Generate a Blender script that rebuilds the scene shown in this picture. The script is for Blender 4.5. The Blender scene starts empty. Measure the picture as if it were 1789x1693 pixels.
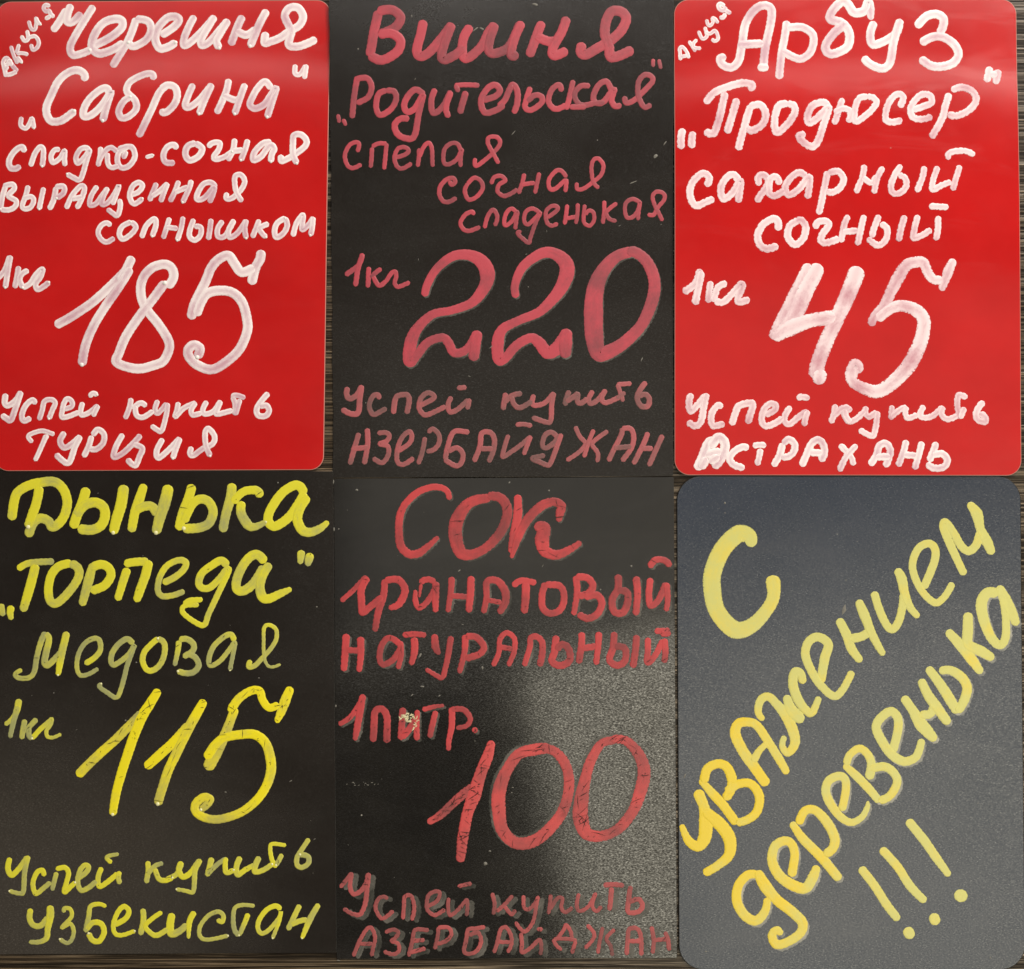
import bpy, math, random
from mathutils import Vector
random.seed(7)
S = 0.00035                      # metres on the boards per unit of the tracing grid
CX, CY = 894.5, 846.5
D = 0.75                         # camera height over the table
def X(x): return (x - CX) * S
def Y(y): return (CY - y) * S

sc = bpy.context.scene
C = sc.collection
# ---------------------------------------------------------------- camera
cam = bpy.data.cameras.new("camera"); camo = bpy.data.objects.new("camera", cam); C.objects.link(camo)
camo.location = (0, 0, D)
cam.sensor_fit = 'HORIZONTAL'; cam.sensor_width = 36
cam.lens = 36 * D / (1789 * S)
cam.clip_start = 0.01; cam.clip_end = 50
sc.camera = camo
# ---------------------------------------------------------------- light
w = bpy.data.worlds.new("World"); sc.world = w; w.use_nodes = True
w.node_tree.nodes['Background'].inputs[0].default_value = (1.0, 0.93, 0.85, 1)
w.node_tree.nodes['Background'].inputs[1].default_value = 0.06
sc.view_settings.view_transform = 'Standard'; sc.view_settings.look = 'None'
sc.view_settings.exposure = 0; sc.view_settings.gamma = 1
sc.cycles.use_denoising = True
sc.cycles.max_bounces = 6

def lamp(name, x, y, z, sx, sy, L, col, rz=0, aim=None):
    """rectangular lamp of radiance L"""
    d = bpy.data.lights.new(name, 'AREA'); d.shape = 'RECTANGLE'; d.size = sx; d.size_y = sy
    d.energy = L * math.pi * sx * sy; d.color = col
    o = bpy.data.objects.new(name, d); C.objects.link(o); o.location = (x, y, z)
    if aim:
        o.rotation_euler = (Vector(aim) - Vector((x, y, z))).to_track_quat('-Z', 'Y').to_euler()
    else:
        o.rotation_euler = (0, 0, rz)
    return o
# the shop window on the lower right, an added sheen panel and the main light above the table
lamp("window_light", 0.925, -0.875, 1.5, 1.55, 1.45, 2.7, (1.0, 0.93, 0.74), rz=math.radians(12))
lamp("sheen_panel", 0.42, -0.02, 1.8, 1.55, 0.8, 0.42, (1.0, 0.93, 0.80))  # unseen panel added for the soft sheen across the middle and right boards
lamp("main_light", 0.95, 1.70, 1.5, 1.6, 1.2, 10.0, (1.0, 0.93, 0.85), aim=(0.1, 0.05, 0))
lamp("sheen_strip", 0.05, 0.97, 1.5, 2.2, 0.13, 3.2, (1.0, 0.95, 0.90))  # unseen strip added so the red boards mirror a bright band near the top
lamp("side_fill", -1.0, -0.86, 1.5, 0.9, 0.75, 0.75, (1.0, 0.84, 0.62), rz=math.radians(-8))  # added warm fill for the lower-left wood and board sheen
lamp("spot_lamp", -0.10, 1.05, 1.5, 0.05, 0.05, 160.0, (1.0, 0.95, 0.88))

# ---------------------------------------------------------------- node helpers
class NT:
    def __init__(s, name):
        m = bpy.data.materials.new(name); m.use_nodes = True
        s.m = m; s.t = m.node_tree; s.b = s.t.nodes['Principled BSDF']; s.out = s.t.nodes['Material Output']
    def n(s, typ, **kw):
        nd = s.t.nodes.new(typ)
        for k, v in kw.items():
            if k.startswith('i_'):
                key = k[2:].replace('_', ' ')
                nd.inputs[int(key) if key.isdigit() else key].default_value = v
            else: setattr(nd, k, v)
        return nd
    def l(s, a, b): s.t.links.new(a, b)
    def ramp(s, src, stops, interp='LINEAR'):
        r = s.n('ShaderNodeValToRGB'); e = r.color_ramp.elements; r.color_ramp.interpolation = interp
        while len(e) < len(stops): e.new(0.5)
        for k, (p, c) in enumerate(stops):
            e[k].position = p; e[k].color = tuple(c) + (1,) if len(c) == 3 else c
        s.l(src, r.inputs[0]); return r.outputs[0]
    def noise(s, vec, scale, detail=3, rough=0.5, dist=0):
        nd = s.n('ShaderNodeTexNoise'); nd.inputs['Scale'].default_value = scale; nd.inputs['Detail'].default_value = detail
        nd.inputs['Roughness'].default_value = rough; nd.inputs['Distortion'].default_value = dist
        if vec is not None: s.l(vec, nd.inputs['Vector'])
        return nd.outputs[0]
    def pos(s, scale=(1, 1, 1), rot=(0, 0, 0)):
        g = s.n('ShaderNodeNewGeometry'); mp = s.n('ShaderNodeMapping'); mp.inputs['Scale'].default_value = scale
        mp.inputs['Rotation'].default_value = rot
        s.l(g.outputs['Position'], mp.inputs[0]); return mp.outputs[0]
    def math(s, op, a, b=None, clamp=False):
        nd = s.n('ShaderNodeMath', operation=op); nd.use_clamp = clamp
        for i, v in ((0, a), (1, b)):
            if v is None: continue
            if isinstance(v, (int, float)): nd.inputs[i].default_value = v
            else: s.l(v, nd.inputs[i])
        return nd.outputs[0]
    def mix(s, f, a, b):
        nd = s.n('ShaderNodeMix', data_type='RGBA')
        for i, v in ((0, f), (6, a), (7, b)):
            if isinstance(v, (int, float)): nd.inputs[i].default_value = v
            elif isinstance(v, tuple): nd.inputs[i].default_value = v + (1,)
            else: s.l(v, nd.inputs[i])
        return nd.outputs[2]
    def bump(s, h, dist, strength=1.0, normal=None):
        nd = s.n('ShaderNodeBump'); nd.inputs['Distance'].default_value = dist; nd.inputs['Strength'].default_value = strength
        s.l(h, nd.inputs['Height'])
        if normal: s.l(normal, nd.inputs['Normal'])
        return nd.outputs[0]

def board_material(name, base, rough, spec, grain=0.0, gscale=900, specks=0.0, mott=None, haze=0.0, ior=1.5, glint=None, smear=0.0):
    k = NT(name); p = k.pos()
    n1 = k.noise(p, 14, 4, 0.6)
    col = k.mix(k.ramp(n1, [(0.35, (0,) * 3), (0.65, (1,) * 3)]), tuple(base), tuple(mott or base))
    if specks:
        v = k.n('ShaderNodeTexVoronoi'); v.inputs['Scale'].default_value = 55; k.l(p, v.inputs['Vector'])
        big = k.noise(p, 60, 2)
        dot = k.math('MULTIPLY', k.ramp(v.outputs['Distance'], [(0.022, (1,) * 3), (0.035, (0,) * 3)]),
                     k.ramp(big, [(0.60, (0,) * 3), (0.64, (1,) * 3)]))
        col = k.mix(k.math('MULTIPLY', dot, specks), col, (0.45, 0.43, 0.38))
    if haze:                       # wiped chalk dust and fingerprints
        hz = k.noise(k.pos((1, 2.2, 1), (0, 0, 0.5)), 9, 6, 0.62, 0.8)
        col = k.mix(k.math('MULTIPLY', k.ramp(hz, [(0.45, (0,) * 3), (0.8, (1,) * 3)]), haze), col, (0.30, 0.28, 0.26))
    k.l(col, k.b.inputs['Base Color'])
    rr = k.noise(p, 40, 5, 0.7)
    rgh = k.math('ADD', k.math('MULTIPLY', rr, 0.10), rough - 0.05)
    if smear:                      # wiped and finger-marked patches are duller
        sm = k.noise(k.pos((1, 3.2, 1), (0, 0, -0.45)), 11, 7, 0.68, 1.2)
        rgh = k.math('ADD', rgh, k.math('MULTIPLY', k.ramp(sm, [(0.52, (0,) * 3), (0.62, (1,) * 3)]), smear))
    k.l(rgh, k.b.inputs['Roughness'])
    k.b.inputs['Specular IOR Level'].default_value = spec
    k.b.inputs['IOR'].default_value = ior
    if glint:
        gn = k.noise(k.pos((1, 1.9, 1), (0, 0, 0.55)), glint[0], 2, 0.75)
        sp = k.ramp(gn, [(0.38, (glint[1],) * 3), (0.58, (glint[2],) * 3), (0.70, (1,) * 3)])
        if len(glint) > 3:                     # window-glare sparkle put into the gloss of the lower board only
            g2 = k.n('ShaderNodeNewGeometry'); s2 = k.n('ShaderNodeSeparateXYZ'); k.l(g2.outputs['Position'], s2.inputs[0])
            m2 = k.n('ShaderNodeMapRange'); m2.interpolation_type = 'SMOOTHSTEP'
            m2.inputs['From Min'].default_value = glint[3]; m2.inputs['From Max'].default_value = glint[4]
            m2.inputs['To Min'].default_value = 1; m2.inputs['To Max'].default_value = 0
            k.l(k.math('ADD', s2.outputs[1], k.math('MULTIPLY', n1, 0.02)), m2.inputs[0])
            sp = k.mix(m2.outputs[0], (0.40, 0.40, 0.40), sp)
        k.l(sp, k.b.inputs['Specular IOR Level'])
    if grain:
        g = k.noise(k.pos((1, 1.6, 1), (0, 0, 0.35)), gscale, 3, 0.65)
        k.l(k.bump(g, grain), k.b.inputs['Normal'])
    return k.m

M_red = board_material("red_laminate", (0.58, 0.0115, 0.0115), 0.14, 0.55, 0.000004, 500, 0.35, (0.50, 0.0095, 0.0095), 0.02, smear=0.05)
M_blackA = board_material("black_chalkboard_smooth", (0.0130, 0.0098, 0.0078), 0.22, 0.5, 0.000010, 700, 0.9, (0.0145, 0.0120, 0.0100), 0.03, 1.60, (800, .36, .48))
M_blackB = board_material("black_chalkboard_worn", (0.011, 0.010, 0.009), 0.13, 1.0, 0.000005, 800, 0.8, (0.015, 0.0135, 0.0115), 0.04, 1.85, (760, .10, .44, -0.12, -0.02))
M_slate = board_material("slate_grey_board", (0.017, 0.026, 0.046), 0.27, 0.9, 0.00002, 700, 0.5, (0.023, 0.032, 0.053), 0.05, 1.60, (850, .30, .52))

def rim_material(name, col):
    k = NT(name); k.b.inputs['Base Color'].default_value = tuple(col) + (1,); k.b.inputs['Roughness'].default_value = 0.5
    return k.m
M_rim_red = rim_material("laminate_edge", (0.50, 0.22, 0.18))
M_rim_black = rim_material("board_edge", (0.011, 0.010, 0.009))

def paint(name, thick, thin, rough=0.45, a_lo=0.70, crack=0.0, load_bias=0.0, edge_dark=0.5, gritty=0.0, var=1.0, pool=0.0, crs=75, crm=0.50):
    """marker paint: uv x = across the stroke (0..1), uv y = along (mm); 'load' attribute = how much paint"""
    k = NT(name)
    at = k.n('ShaderNodeAttribute', attribute_name='load'); uv = k.n('ShaderNodeUVMap')
    mp = k.n('ShaderNodeMapping'); mp.inputs['Scale'].default_value = (7, 0.35, 1); k.l(uv.outputs[0], mp.inputs[0])
    streak = k.noise(mp.outputs[0], 1.0, 4, 0.65)
    p = k.pos()
    blot = k.noise(p, 70, 4, 0.6)
    load = k.math('ADD', at.outputs['Fac'], k.math('ADD', k.math('MULTIPLY', k.math('SUBTRACT', streak, 0.5), 0.75 * var),
                  k.math('ADD', k.math('MULTIPLY', k.math('SUBTRACT', blot, 0.5), 1.3 * var), load_bias)), True)
    sep = k.n('ShaderNodeSeparateXYZ'); k.l(uv.outputs[0], sep.inputs[0])
    ed = k.math('MULTIPLY', k.math('ABSOLUTE', k.math('SUBTRACT', sep.outputs[0], 0.5)), 2)      # 0 centre, 1 edge
    if pool:
        load = k.math('ADD', load, k.math('MULTIPLY', k.math('SUBTRACT', k.ramp(ed, [(0.15, (0,) * 3), (0.75, (1,) * 3)]), 0.75), pool), True)
    col = k.mix(load, tuple(thin), tuple(thick))
    k.l(col, k.b.inputs['Base Color'])
    grain = k.noise(p, 900, 2, 0.7)
    edn = k.math('ADD', ed, k.math('MULTIPLY', k.math('SUBTRACT', grain, 0.5), 0.25 + gritty))
    af = k.ramp(edn, [(0.90, (1,) * 3), (1.0, (1 - edge_dark,) * 3)])
    alpha = k.math('ADD', k.math('MULTIPLY', load, 1 - a_lo), a_lo)
    alpha = k.math('MULTIPLY', alpha, af)
    if crack:
        v = k.n('ShaderNodeTexVoronoi', feature='DISTANCE_TO_EDGE'); v.inputs['Scale'].default_value = crs
        wp = k.n('ShaderNodeVectorMath', operation='MULTIPLY_ADD')
        nn = k.n('ShaderNodeTexNoise'); nn.inputs['Scale'].default_value = 60; k.l(p, nn.inputs['Vector'])
        k.l(nn.outputs['Color'], wp.inputs[0]); wp.inputs[1].default_value = (0.012,) * 3; k.l(p, wp.inputs[2])
        mp2 = k.n('ShaderNodeMapping'); mp2.inputs['Scale'].default_value = (1, 0.55, 1); mp2.inputs['Rotation'].default_value = (0, 0, 1.1)
        k.l(wp.outputs[0], mp2.inputs[0]); k.l(mp2.outputs[0], v.inputs['Vector'])
        line = k.ramp(v.outputs['Distance'], [(0.012, (0,) * 3), (0.035, (1,) * 3)])
        mask = k.ramp(k.noise(p, 22, 3), [(crm, (0,) * 3), (crm + .08, (1,) * 3)])
        chip = k.math('MULTIPLY', k.ramp(k.noise(p, 420, 2), [(0.66, (0,) * 3), (0.70, (1,) * 3)]), mask)
        cr = k.math('MULTIPLY', k.math('SUBTRACT', 1, line), mask)
        cr = k.math('MAXIMUM', cr, chip)
        alpha = k.math('MULTIPLY', alpha, k.math('SUBTRACT', 1, k.math('MULTIPLY', cr, crack)), True)
    k.l(alpha, k.b.inputs['Alpha'])
    k.b.inputs['Roughness'].default_value = rough; k.b.inputs['Specular IOR Level'].default_value = 0.5
    h = k.math('ADD', k.math('MULTIPLY', streak, 1.0), k.math('MULTIPLY', grain, 0.3))
    k.l(k.bump(h, 0.00008), k.b.inputs['Normal'])
    return k.m

P_white = paint("white_marker_paint", (0.97, 0.87, 0.88), (0.80, 0.52, 0.62), 0.34, 0.74, pool=0.45, var=1.25, edge_dark=0.6, gritty=0.15)
P_white_dry = paint("pinkish_white_marker_paint", (0.95, 0.77, 0.80), (0.80, 0.44, 0.52), 0.42, 0.70, pool=0.3, var=1.2, edge_dark=0.75, gritty=0.7)
P_pink = paint("pink_marker_paint", (0.52, 0.062, 0.088), (0.30, 0.075, 0.092), 0.45, 0.74, edge_dark=0.5)
P_dusty = paint("dusty_pink_marker_paint", (0.43, 0.10, 0.11), (0.26, 0.13, 0.125), 0.5, 0.66, edge_dark=0.6, var=1.3)
P_yellow = paint("yellow_marker_paint", (0.74, 0.69, 0.035), (0.45, 0.46, 0.18), 0.4, 0.80, edge_dark=0.5, var=1.1)
P_yellow_big = paint("cracked_yellow_marker_paint", (0.88, 0.76, 0.012), (0.50, 0.47, 0.14), 0.4, 0.82, crack=0.9, edge_dark=0.5, crs=40, crm=0.66)
P_coral = paint("red_marker_paint", (0.56, 0.056, 0.062), (0.32, 0.060, 0.064), 0.5, 0.74, crack=0.8, edge_dark=0.65, gritty=0.3, crs=40, crm=0.66, var=1.1)
P_coral_big = paint("cracked_red_marker_paint", (0.60, 0.072, 0.072), (0.37, 0.080, 0.082), 0.5, 0.78, crack=0.9, edge_dark=0.65, gritty=0.5, crs=40, crm=0.60, var=1.2)
P_coral_old = paint("faded_red_marker_paint", (0.44, 0.085, 0.088), (0.26, 0.085, 0.085), 0.55, 0.66, edge_dark=0.6, gritty=0.4, var=1.2)
P_six = paint("pale_to_golden_yellow_paint", (0.80, 0.60, 0.03), (0.78, 0.75, 0.22), 0.34, 0.80, edge_dark=0.55, gritty=0.3, var=1.1)
P_ghost = paint("wiped_paint_residue", (0.20, 0.18, 0.16), (0.10, 0.10, 0.085), 0.6, 0.30, edge_dark=0.6, gritty=0.4)
P_ghost_l = paint("wiped_pale_paint_residue", (0.62, 0.60, 0.48), (0.42, 0.42, 0.38), 0.6, 0.40, edge_dark=0.6, gritty=0.4)
def solid(name, col, rough=0.5):
    k = NT(name); k.b.inputs['Base Color'].default_value = tuple(col) + (1,); k.b.inputs['Roughness'].default_value = rough
    return k.m
M_bead_w = solid("wet_white_paint", (0.95, 0.93, 0.90), 0.12)
M_bead_y = solid("wet_yellow_paint", (0.85, 0.82, 0.45), 0.12)
M_speck = solid("dust_speck", (0.20, 0.19, 0.165), 0.6)
M_scr = solid('scratched_through_to_board', (0.012, 0.009, 0.007), 0.7)
M_chip = solid("bare_board_core", (0.72, 0.66, 0.42), 0.8)

# ---------------------------------------------------------------- table
def table():
    k = NT("dark_wood_laminate")
    p = k.pos((6, 400, 1)); wv = k.noise(p, 1.0, 6, 0.58, 1.8)
    p2 = k.pos((9, 1400, 1)); fine = k.noise(p2, 1.0, 4, 0.6, 0.9)
    a = k.math('ADD', k.math('MULTIPLY', wv, 0.66), k.math('MULTIPLY', fine, 0.34))
    col = k.ramp(a, [(0.40, (0.009, 0.007, 0.005)), (0.48, (0.024, 0.017, 0.011)), (0.52, (0.050, 0.034, 0.018)), (0.58, (0.13, 0.090, 0.050)), (0.67, (0.30, 0.215, 0.13))])
    k.l(col, k.b.inputs['Base Color']); k.b.inputs['Roughness'].default_value = 0.30
    k.l(k.ramp(a, [(0.48, (0.12,) * 3), (0.60, (0.9,) * 3)]), k.b.inputs['Specular IOR Level'])
    k.l(k.bump(a, 0.0004), k.b.inputs['Normal'])
    me = bpy.data.meshes.new("table_top")
    x, y, t, b = 0.62, 0.45, -0.0002, 0.006
    vs = []
    for z, i in ((-0.025, 0), (t - b, 0), (t, b)):
        vs += [(-x + i, -y + i, z), (x - i, -y + i, z), (x - i, y - i, z), (-x + i, y - i, z)]
    fs = [(3, 2, 1, 0), (8, 9, 10, 11)]
    for r in (0, 4):
        for q in range(4): fs.append((r + q, r + (q + 1) % 4, r + 4 + (q + 1) % 4, r + 4 + q))
    me.from_pydata(vs, [], fs); me.materials.append(k.m)
    o = bpy.data.objects.new("table_top", me); C.objects.link(o)
    o['kind'] = 'structure'; o['label'] = 'dark brown wood-grain table top with pale streaks under the boards'
table()

# ---------------------------------------------------------------- boards
def gs(t, c, s): return math.exp(-((t - c) / s) ** 2)
def smooth(t, a, b):
    t = min(1, max(0, (t - a) / (b - a))); return t * t * (3 - 2 * t)
def tx(x): return 0.0
# surface heights (metres above the board's flat back) as functions of tracing coordinates
def crease(y, y0, L, a):
    t = (y - y0) / 14.0                       # softened ramp argument
    p = (math.log1p(math.exp(t)) if t < 30 else t) * 14.0
    return a * (1 - math.exp(-p / L))
def h1(x, y):
    yy = y + 26 * math.sin((x - 60) / 190.0)
    return crease(yy, 122, 95, 0.0024) * (1 - 0.7 * smooth(yy, 330, 800)) + 0.00025 * math.sin(x / 170 + y / 240)
def h2(x, y):
    yc = 455 - 0.05 * (x - 880) - 28 * math.sin((x - 577) / 330)
    return 0.0000072 * max(0.0, yc - y) ** 1.0 * smooth(yc - y, 0, 40) + 0.00012 * gs(y, 520 + .1 * (x - 577), 40) * gs(x, 640, 130) + 0.00018 * math.sin(x / 150 + 1) + 0.0001 * math.sin(y / 120)
def h3(x, y):
    yy = y + 22 * math.sin((x - 1240) / 170.0)
    return crease(yy, 128, 80, 0.0021) * (1 - 0.7 * smooth(yy, 330, 800)) + 0.00022 * math.sin(x / 160 + y / 200)
def h4(x, y): return 0.0002 * math.sin(x / 180) + 0.00015 * math.sin(y / 210)
def h5(x, y): return 0.00012 * math.sin(x / 160 + 2) + 0.0001 * math.sin(y / 180)
def h6(x, y): return 0.0003 * math.sin(x / 210 + 1) + 0.0002 * math.sin(y / 240)

TH = 0.0009
def quad(q, u, v):
    (ax, ay), (bx, by), (cx, cy), (dx, dy) = q      # TL TR BR BL
    return (((ax * (1 - u) + bx * u) * (1 - v) + (dx * (1 - u) + cx * u) * v),
            ((ay * (1 - u) + by * u) * (1 - v) + (dy * (1 - u) + cy * u) * v))

class Board:
    def __init__(s, q, rad, hf, mat, rim, label, z=0.0, wob=0.0):
        s.q, s.hf, s.z = q, hf, z
        cx = sum(a[0] for a in q) / 4; cy = sum(a[1] for a in q) / 4; s.c = (cx, cy)
        e = bpy.data.objects.new("price_board", None); C.objects.link(e); e.empty_display_size = 0.02
        e.location = (X(cx), Y(cy), z); e['label'] = label; e['category'] = 'sign'; e['group'] = 'handwritten price boards laid side by side'
        s.e = e
        W = q[1][0] - q[0][0]; H = q[3][1] - q[0][1]
        r = max(rad, 2.0)
        vsn = sorted(set([0, .3 / H] + [r * (1 - math.cos(k / 9 * math.pi / 2)) / H for k in range(10)] + [k / 110 for k in range(1, 110)] +
                     [1 - r * (1 - math.cos(k / 9 * math.pi / 2)) / H for k in range(10)] + [1]))
        vsn = [v for i, v in enumerate(vsn) if i == 0 or v - vsn[i - 1] > 1e-6]
        NU = 48; verts = []; faces = []
        def inset(v):
            d = min(v, 1 - v) * H
            return r - math.sqrt(max(0, r * r - (r - d) ** 2)) if d < r else 0.0
        for v in vsn:
            ins = inset(v) / W
            for i in range(NU + 1):
                u = ins + (1 - 2 * ins) * i / NU
                x, y = quad(q, u, v)
                if i in (0, NU): x += wob * math.sin(y * 0.9) * math.sin(y * 0.037)
                verts.append(s.loc(x, y, 0))
        n = NU + 1; m = len(vsn)
        for j in range(m - 1):
            for i in range(NU):
                faces.append((j * n + i, (j + 1) * n + i, (j + 1) * n + i + 1, j * n + i + 1))
        ring = [i for i in range(n)] + [j * n + NU for j in range(1, m)] + [(m - 1) * n + i for i in range(NU - 1, -1, -1)] + [j * n for j in range(m - 2, 0, -1)]
        topn = len(faces)
        L = len(ring)
        cur = []
        for k in ring: verts.append(verts[k]); cur.append(len(verts) - 1)
        b_ = 1.0 if rad else 0.35
        for (out, dz) in ((b_, -0.00012 * b_), (b_ * 1.2, -0.00035), (b_ * 1.2, -TH)):
            new = []
            for k in range(L):
                a = Vector(verts[ring[k - 2]]); b = Vector(verts[ring[(k + 2) % L]]); t = b - a
                nrm = Vector((-t.y, t.x, 0)); nrm = -nrm if False else nrm
                if nrm.length: nrm.normalize()
                p = Vector(verts[ring[k]]); cc = Vector((0, 0, 0))
                if nrm.dot(p - cc) < 0: nrm = -nrm
                verts.append((p.x + nrm.x * out * S, p.y + nrm.y * out * S, p.z + dz)); new.append(len(verts) - 1)
            for k in range(L):
                faces.append((cur[k], cur[(k + 1) % L], new[(k + 1) % L], new[k]))
            cur = new
        faces.append(tuple(cur))
        me = bpy.data.meshes.new("board_panel"); me.from_pydata(verts, [], faces)
        me.materials.append(mat); me.materials.append(rim)
        for i, f in enumerate(me.polygons):
            f.use_smooth = i < topn
            if i >= topn: f.material_index = 1
        o = bpy.data.objects.new("board_panel", me); C.objects.link(o); o.parent = e
    def loc(s, x, y, dz):
        return ((x - s.c[0]) * S, (s.c[1] - y) * S, TH + s.hf(x, y) + dz)

BO = {
 1: Board([(-3, 5), (577, 2), (565, 820), (-6, 822)], 23, h1, M_red, M_rim_red, 'glossy red board for sweet cherries, priced 185 in white paint'),
 2: Board([(577, 4), (1175, 2), (1175, 831), (583, 834)], 0, h2, M_blackA, M_rim_black, 'square-cornered black board for sour cherries, priced 220 in pink paint', 0.0, 1.0),
 3: Board([(1178, 2), (1773, 1), (1781, 830), (1179, 829)], 25, h3, M_red, M_rim_red, 'glossy red board for watermelon, priced 45 in white paint', 0.0006),
 4: Board([(-6, 824), (582, 824), (588, 1663), (-6, 1666)], 0, h4, M_blackA, M_rim_black, 'black board for honey melon, priced 115 in yellow paint'),
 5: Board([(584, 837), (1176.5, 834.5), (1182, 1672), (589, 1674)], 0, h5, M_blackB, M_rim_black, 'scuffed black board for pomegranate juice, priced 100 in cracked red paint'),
 6: Board([(1183, 833), (1781, 832), (1789, 1692), (1187, 1692)], 42, h6, M_slate, M_rim_black, 'grey-black round-cornered board with slanted yellow sign-off and three exclamation marks'),
}

# ---------------------------------------------------------------- brush strokes
def catmull(P, step=1.7):
    n = len(P)
    if n == 2: Q = [P[0], P[1]]; 
    out = []
    ext = [tuple(2 * a - b for a, b in zip(P[0], P[1]))] + P + [tuple(2 * a - b for a, b in zip(P[-1], P[-2]))]
    for i in range(1, len(ext) - 2):
        p0, p1, p2, p3 = ext[i - 1:i + 3]
        L = math.hypot(p2[0] - p1[0], p2[1] - p1[1]); k = max(2, int(L / step))
        for j in range(k):
            t = j / k
            o = []
            for d in range(3):
                a, b, c, e = p0[d], p1[d], p2[d], p3[d]
                if d == 2: o.append(b + (c - b) * t); continue
                o.append(0.5 * (2 * b + (c - a) * t + (2 * a - 5 * b + 4 * c - e) * t * t + (3 * b - a - 3 * c + e) * t ** 3))
            out.append(tuple(o))
    out.append(P[-1]); return out

PROF = [(-1, 0), (-.84, .75), (-.5, 1), (0, .84), (.5, 1), (.84, .75), (1, 0)]
def stroke(bd, P, V, F, UV, LD, z0, t, rnd, jit, load0, load1, off=(0, 0), wf=1.0):
    w0, w1 = P[0][2] / 2, P[-1][2] / 2
    def ext(a, b, w):
        d = math.hypot(a[0] - b[0], a[1] - b[1]) or 1
        return (a[0] + (a[0] - b[0]) / d * w, a[1] + (a[1] - b[1]) / d * w, a[2])
    L0 = sum(math.hypot(a[0] - b[0], a[1] - b[1]) for a, b in zip(P, P[1:])); ef = .35 if L0 > w0 else .92
    P = [ext(P[0], P[1], w0 * ef)] + P[1:-1] + [ext(P[-1], P[-2], w1 * ef)]
    pts = catmull(P)
    S_ = [0.0]
    for a, b in zip(pts, pts[1:]): S_.append(S_[-1] + math.hypot(a[0] - b[0], a[1] - b[1]))
    T = S_[-1]
    ph = [rnd.uniform(0, 6.28) for _ in range(8)]
    n = len(pts); base = len(V)
    for i, (x, y, w) in enumerate(pts):
        a = pts[max(0, i - 2)]; b = pts[min(n - 1, i + 2)]
        dx, dy = b[0] - a[0], b[1] - a[1]; d = math.hypot(dx, dy) or 1; nx, ny = -dy / d, dx / d
        s = S_[i]; hw = w / 2 * wf
        r0, r1 = w0 * wf * .9, w1 * wf * .9; cap = 1
        if s < r0: cap = min(cap, math.sqrt(max(0, 1 - (1 - s / r0) ** 2)))
        if T - s < r1: cap = min(cap, math.sqrt(max(0, 1 - (1 - (T - s) / r1) ** 2)))
        cap = max(cap, 0.04)
        f = s / T if T else 0
        ld = load0 + (load1 - load0) * f + 0.16 * math.sin(s / 21 + ph[6]) + 0.1 * math.sin(s / 9 + ph[7])
        for (u, hz) in PROF:
            j = 0 if abs(u) < .8 else jit * (math.sin(s / 7.3 + ph[0] + (u > 0) * 2) * .5 + math.sin(s / 3.1 + ph[1 + (u > 0)]) * .35 + math.sin(s / 1.3 + ph[3 + (u > 0)]) * .4 * (1 + 2 * f) + rnd.uniform(-.5, .5))
            q = (hw * abs(u) * cap + j * cap) * (1 if u >= 0 else -1)
            px, py = x + nx * q + off[0], y + ny * q + off[1]
            zz = z0 + t * hz * (0.35 + 0.65 * cap) + 0.00003 * f
            if hz == 0: zz = -0.00002
            V.append(bd.loc(px, py, zz)); LD.append(ld + (0.12 if abs(u) == .5 else 0)); UV.append(((u + 1) / 2, s * 0.35))
    m = len(PROF)
    for i in range(n - 1):
        for c in range(m - 1):
            k = base + i * m + c
            F.append((k, k + 1, k + m + 1, k + m))

def add_mesh(name, bd, parent, origin, V, F, UV, LD, mat, beads=None, bmat=None):
    me = bpy.data.meshes.new(name)
    ox, oy, oz = origin
    me.from_pydata([(x - ox, y - oy, z - oz) for x, y, z in V], [], F)
    me.materials.append(mat)
    nb = len(F)
    uvl = me.uv_layers.new(name='UVMap')
    for lp in me.loops: uvl.data[lp.index].uv = UV[lp.vertex_index]
    at = me.attributes.new('load', 'FLOAT', 'POINT')
    at.data.foreach_set('value', LD)
    for f in me.polygons: f.use_smooth = True
    if beads and bmat:
        me.materials.append(bmat)
        for f in me.polygons[beads[0]:]: f.material_index = 1
    o = bpy.data.objects.new(name, me); C.objects.link(o); o.parent = parent
    # the parent (word) is an Empty in board space
    pl = parent.location if parent.parent else Vector((0, 0, 0))
    o.location = (ox - pl.x, oy - pl.y, oz - pl.z)
    return o

def scratches(bd, strokes, n, word, rnd, z):
    V, F = [], []
    for _ in range(n):
        P = rnd.choice(strokes); i = rnd.randrange(len(P) - 1); t = rnd.random()
        x = P[i][0] + (P[i + 1][0] - P[i][0]) * t; y = P[i][1] + (P[i + 1][1] - P[i][1]) * t; w = P[i][2]
        a = rnd.gauss(-.45, .75); L = w * rnd.choice((.08, .12, .16, .25, .4, .6)) * rnd.uniform(.8, 1.2); wd = rnd.uniform(.22, .6)
        x += rnd.uniform(-.25, .25) * w; y += rnd.uniform(-.25, .25) * w; bow = rnd.uniform(-.12, .12) * L
        b = len(V)
        for k in range(5):
            s_ = (k - 2) / 2 * L; o_ = bow * (1 - (s_ / L) ** 2); h_ = wd * (1 - .8 * abs(k - 2) / 2)
            for sg in (-1, 1):
                V.append(bd.loc(x + s_ * math.cos(a) - (o_ + sg * h_) * math.sin(a), y + s_ * math.sin(a) + (o_ + sg * h_) * math.cos(a), z))
        for k in range(4): F.append((b + 2 * k, b + 2 * k + 1, b + 2 * k + 3, b + 2 * k + 2))
    me = bpy.data.meshes.new('scratch_marks'); lo = word.location
    me.from_pydata([(a_ - lo.x, b_ - lo.y, c_ - lo.z) for a_, b_, c_ in V], [], F); me.materials.append(M_scr)
    o = bpy.data.objects.new('scratch_marks', me); C.objects.link(o); o.parent = word; o['kind'] = 'stuff'

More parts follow.
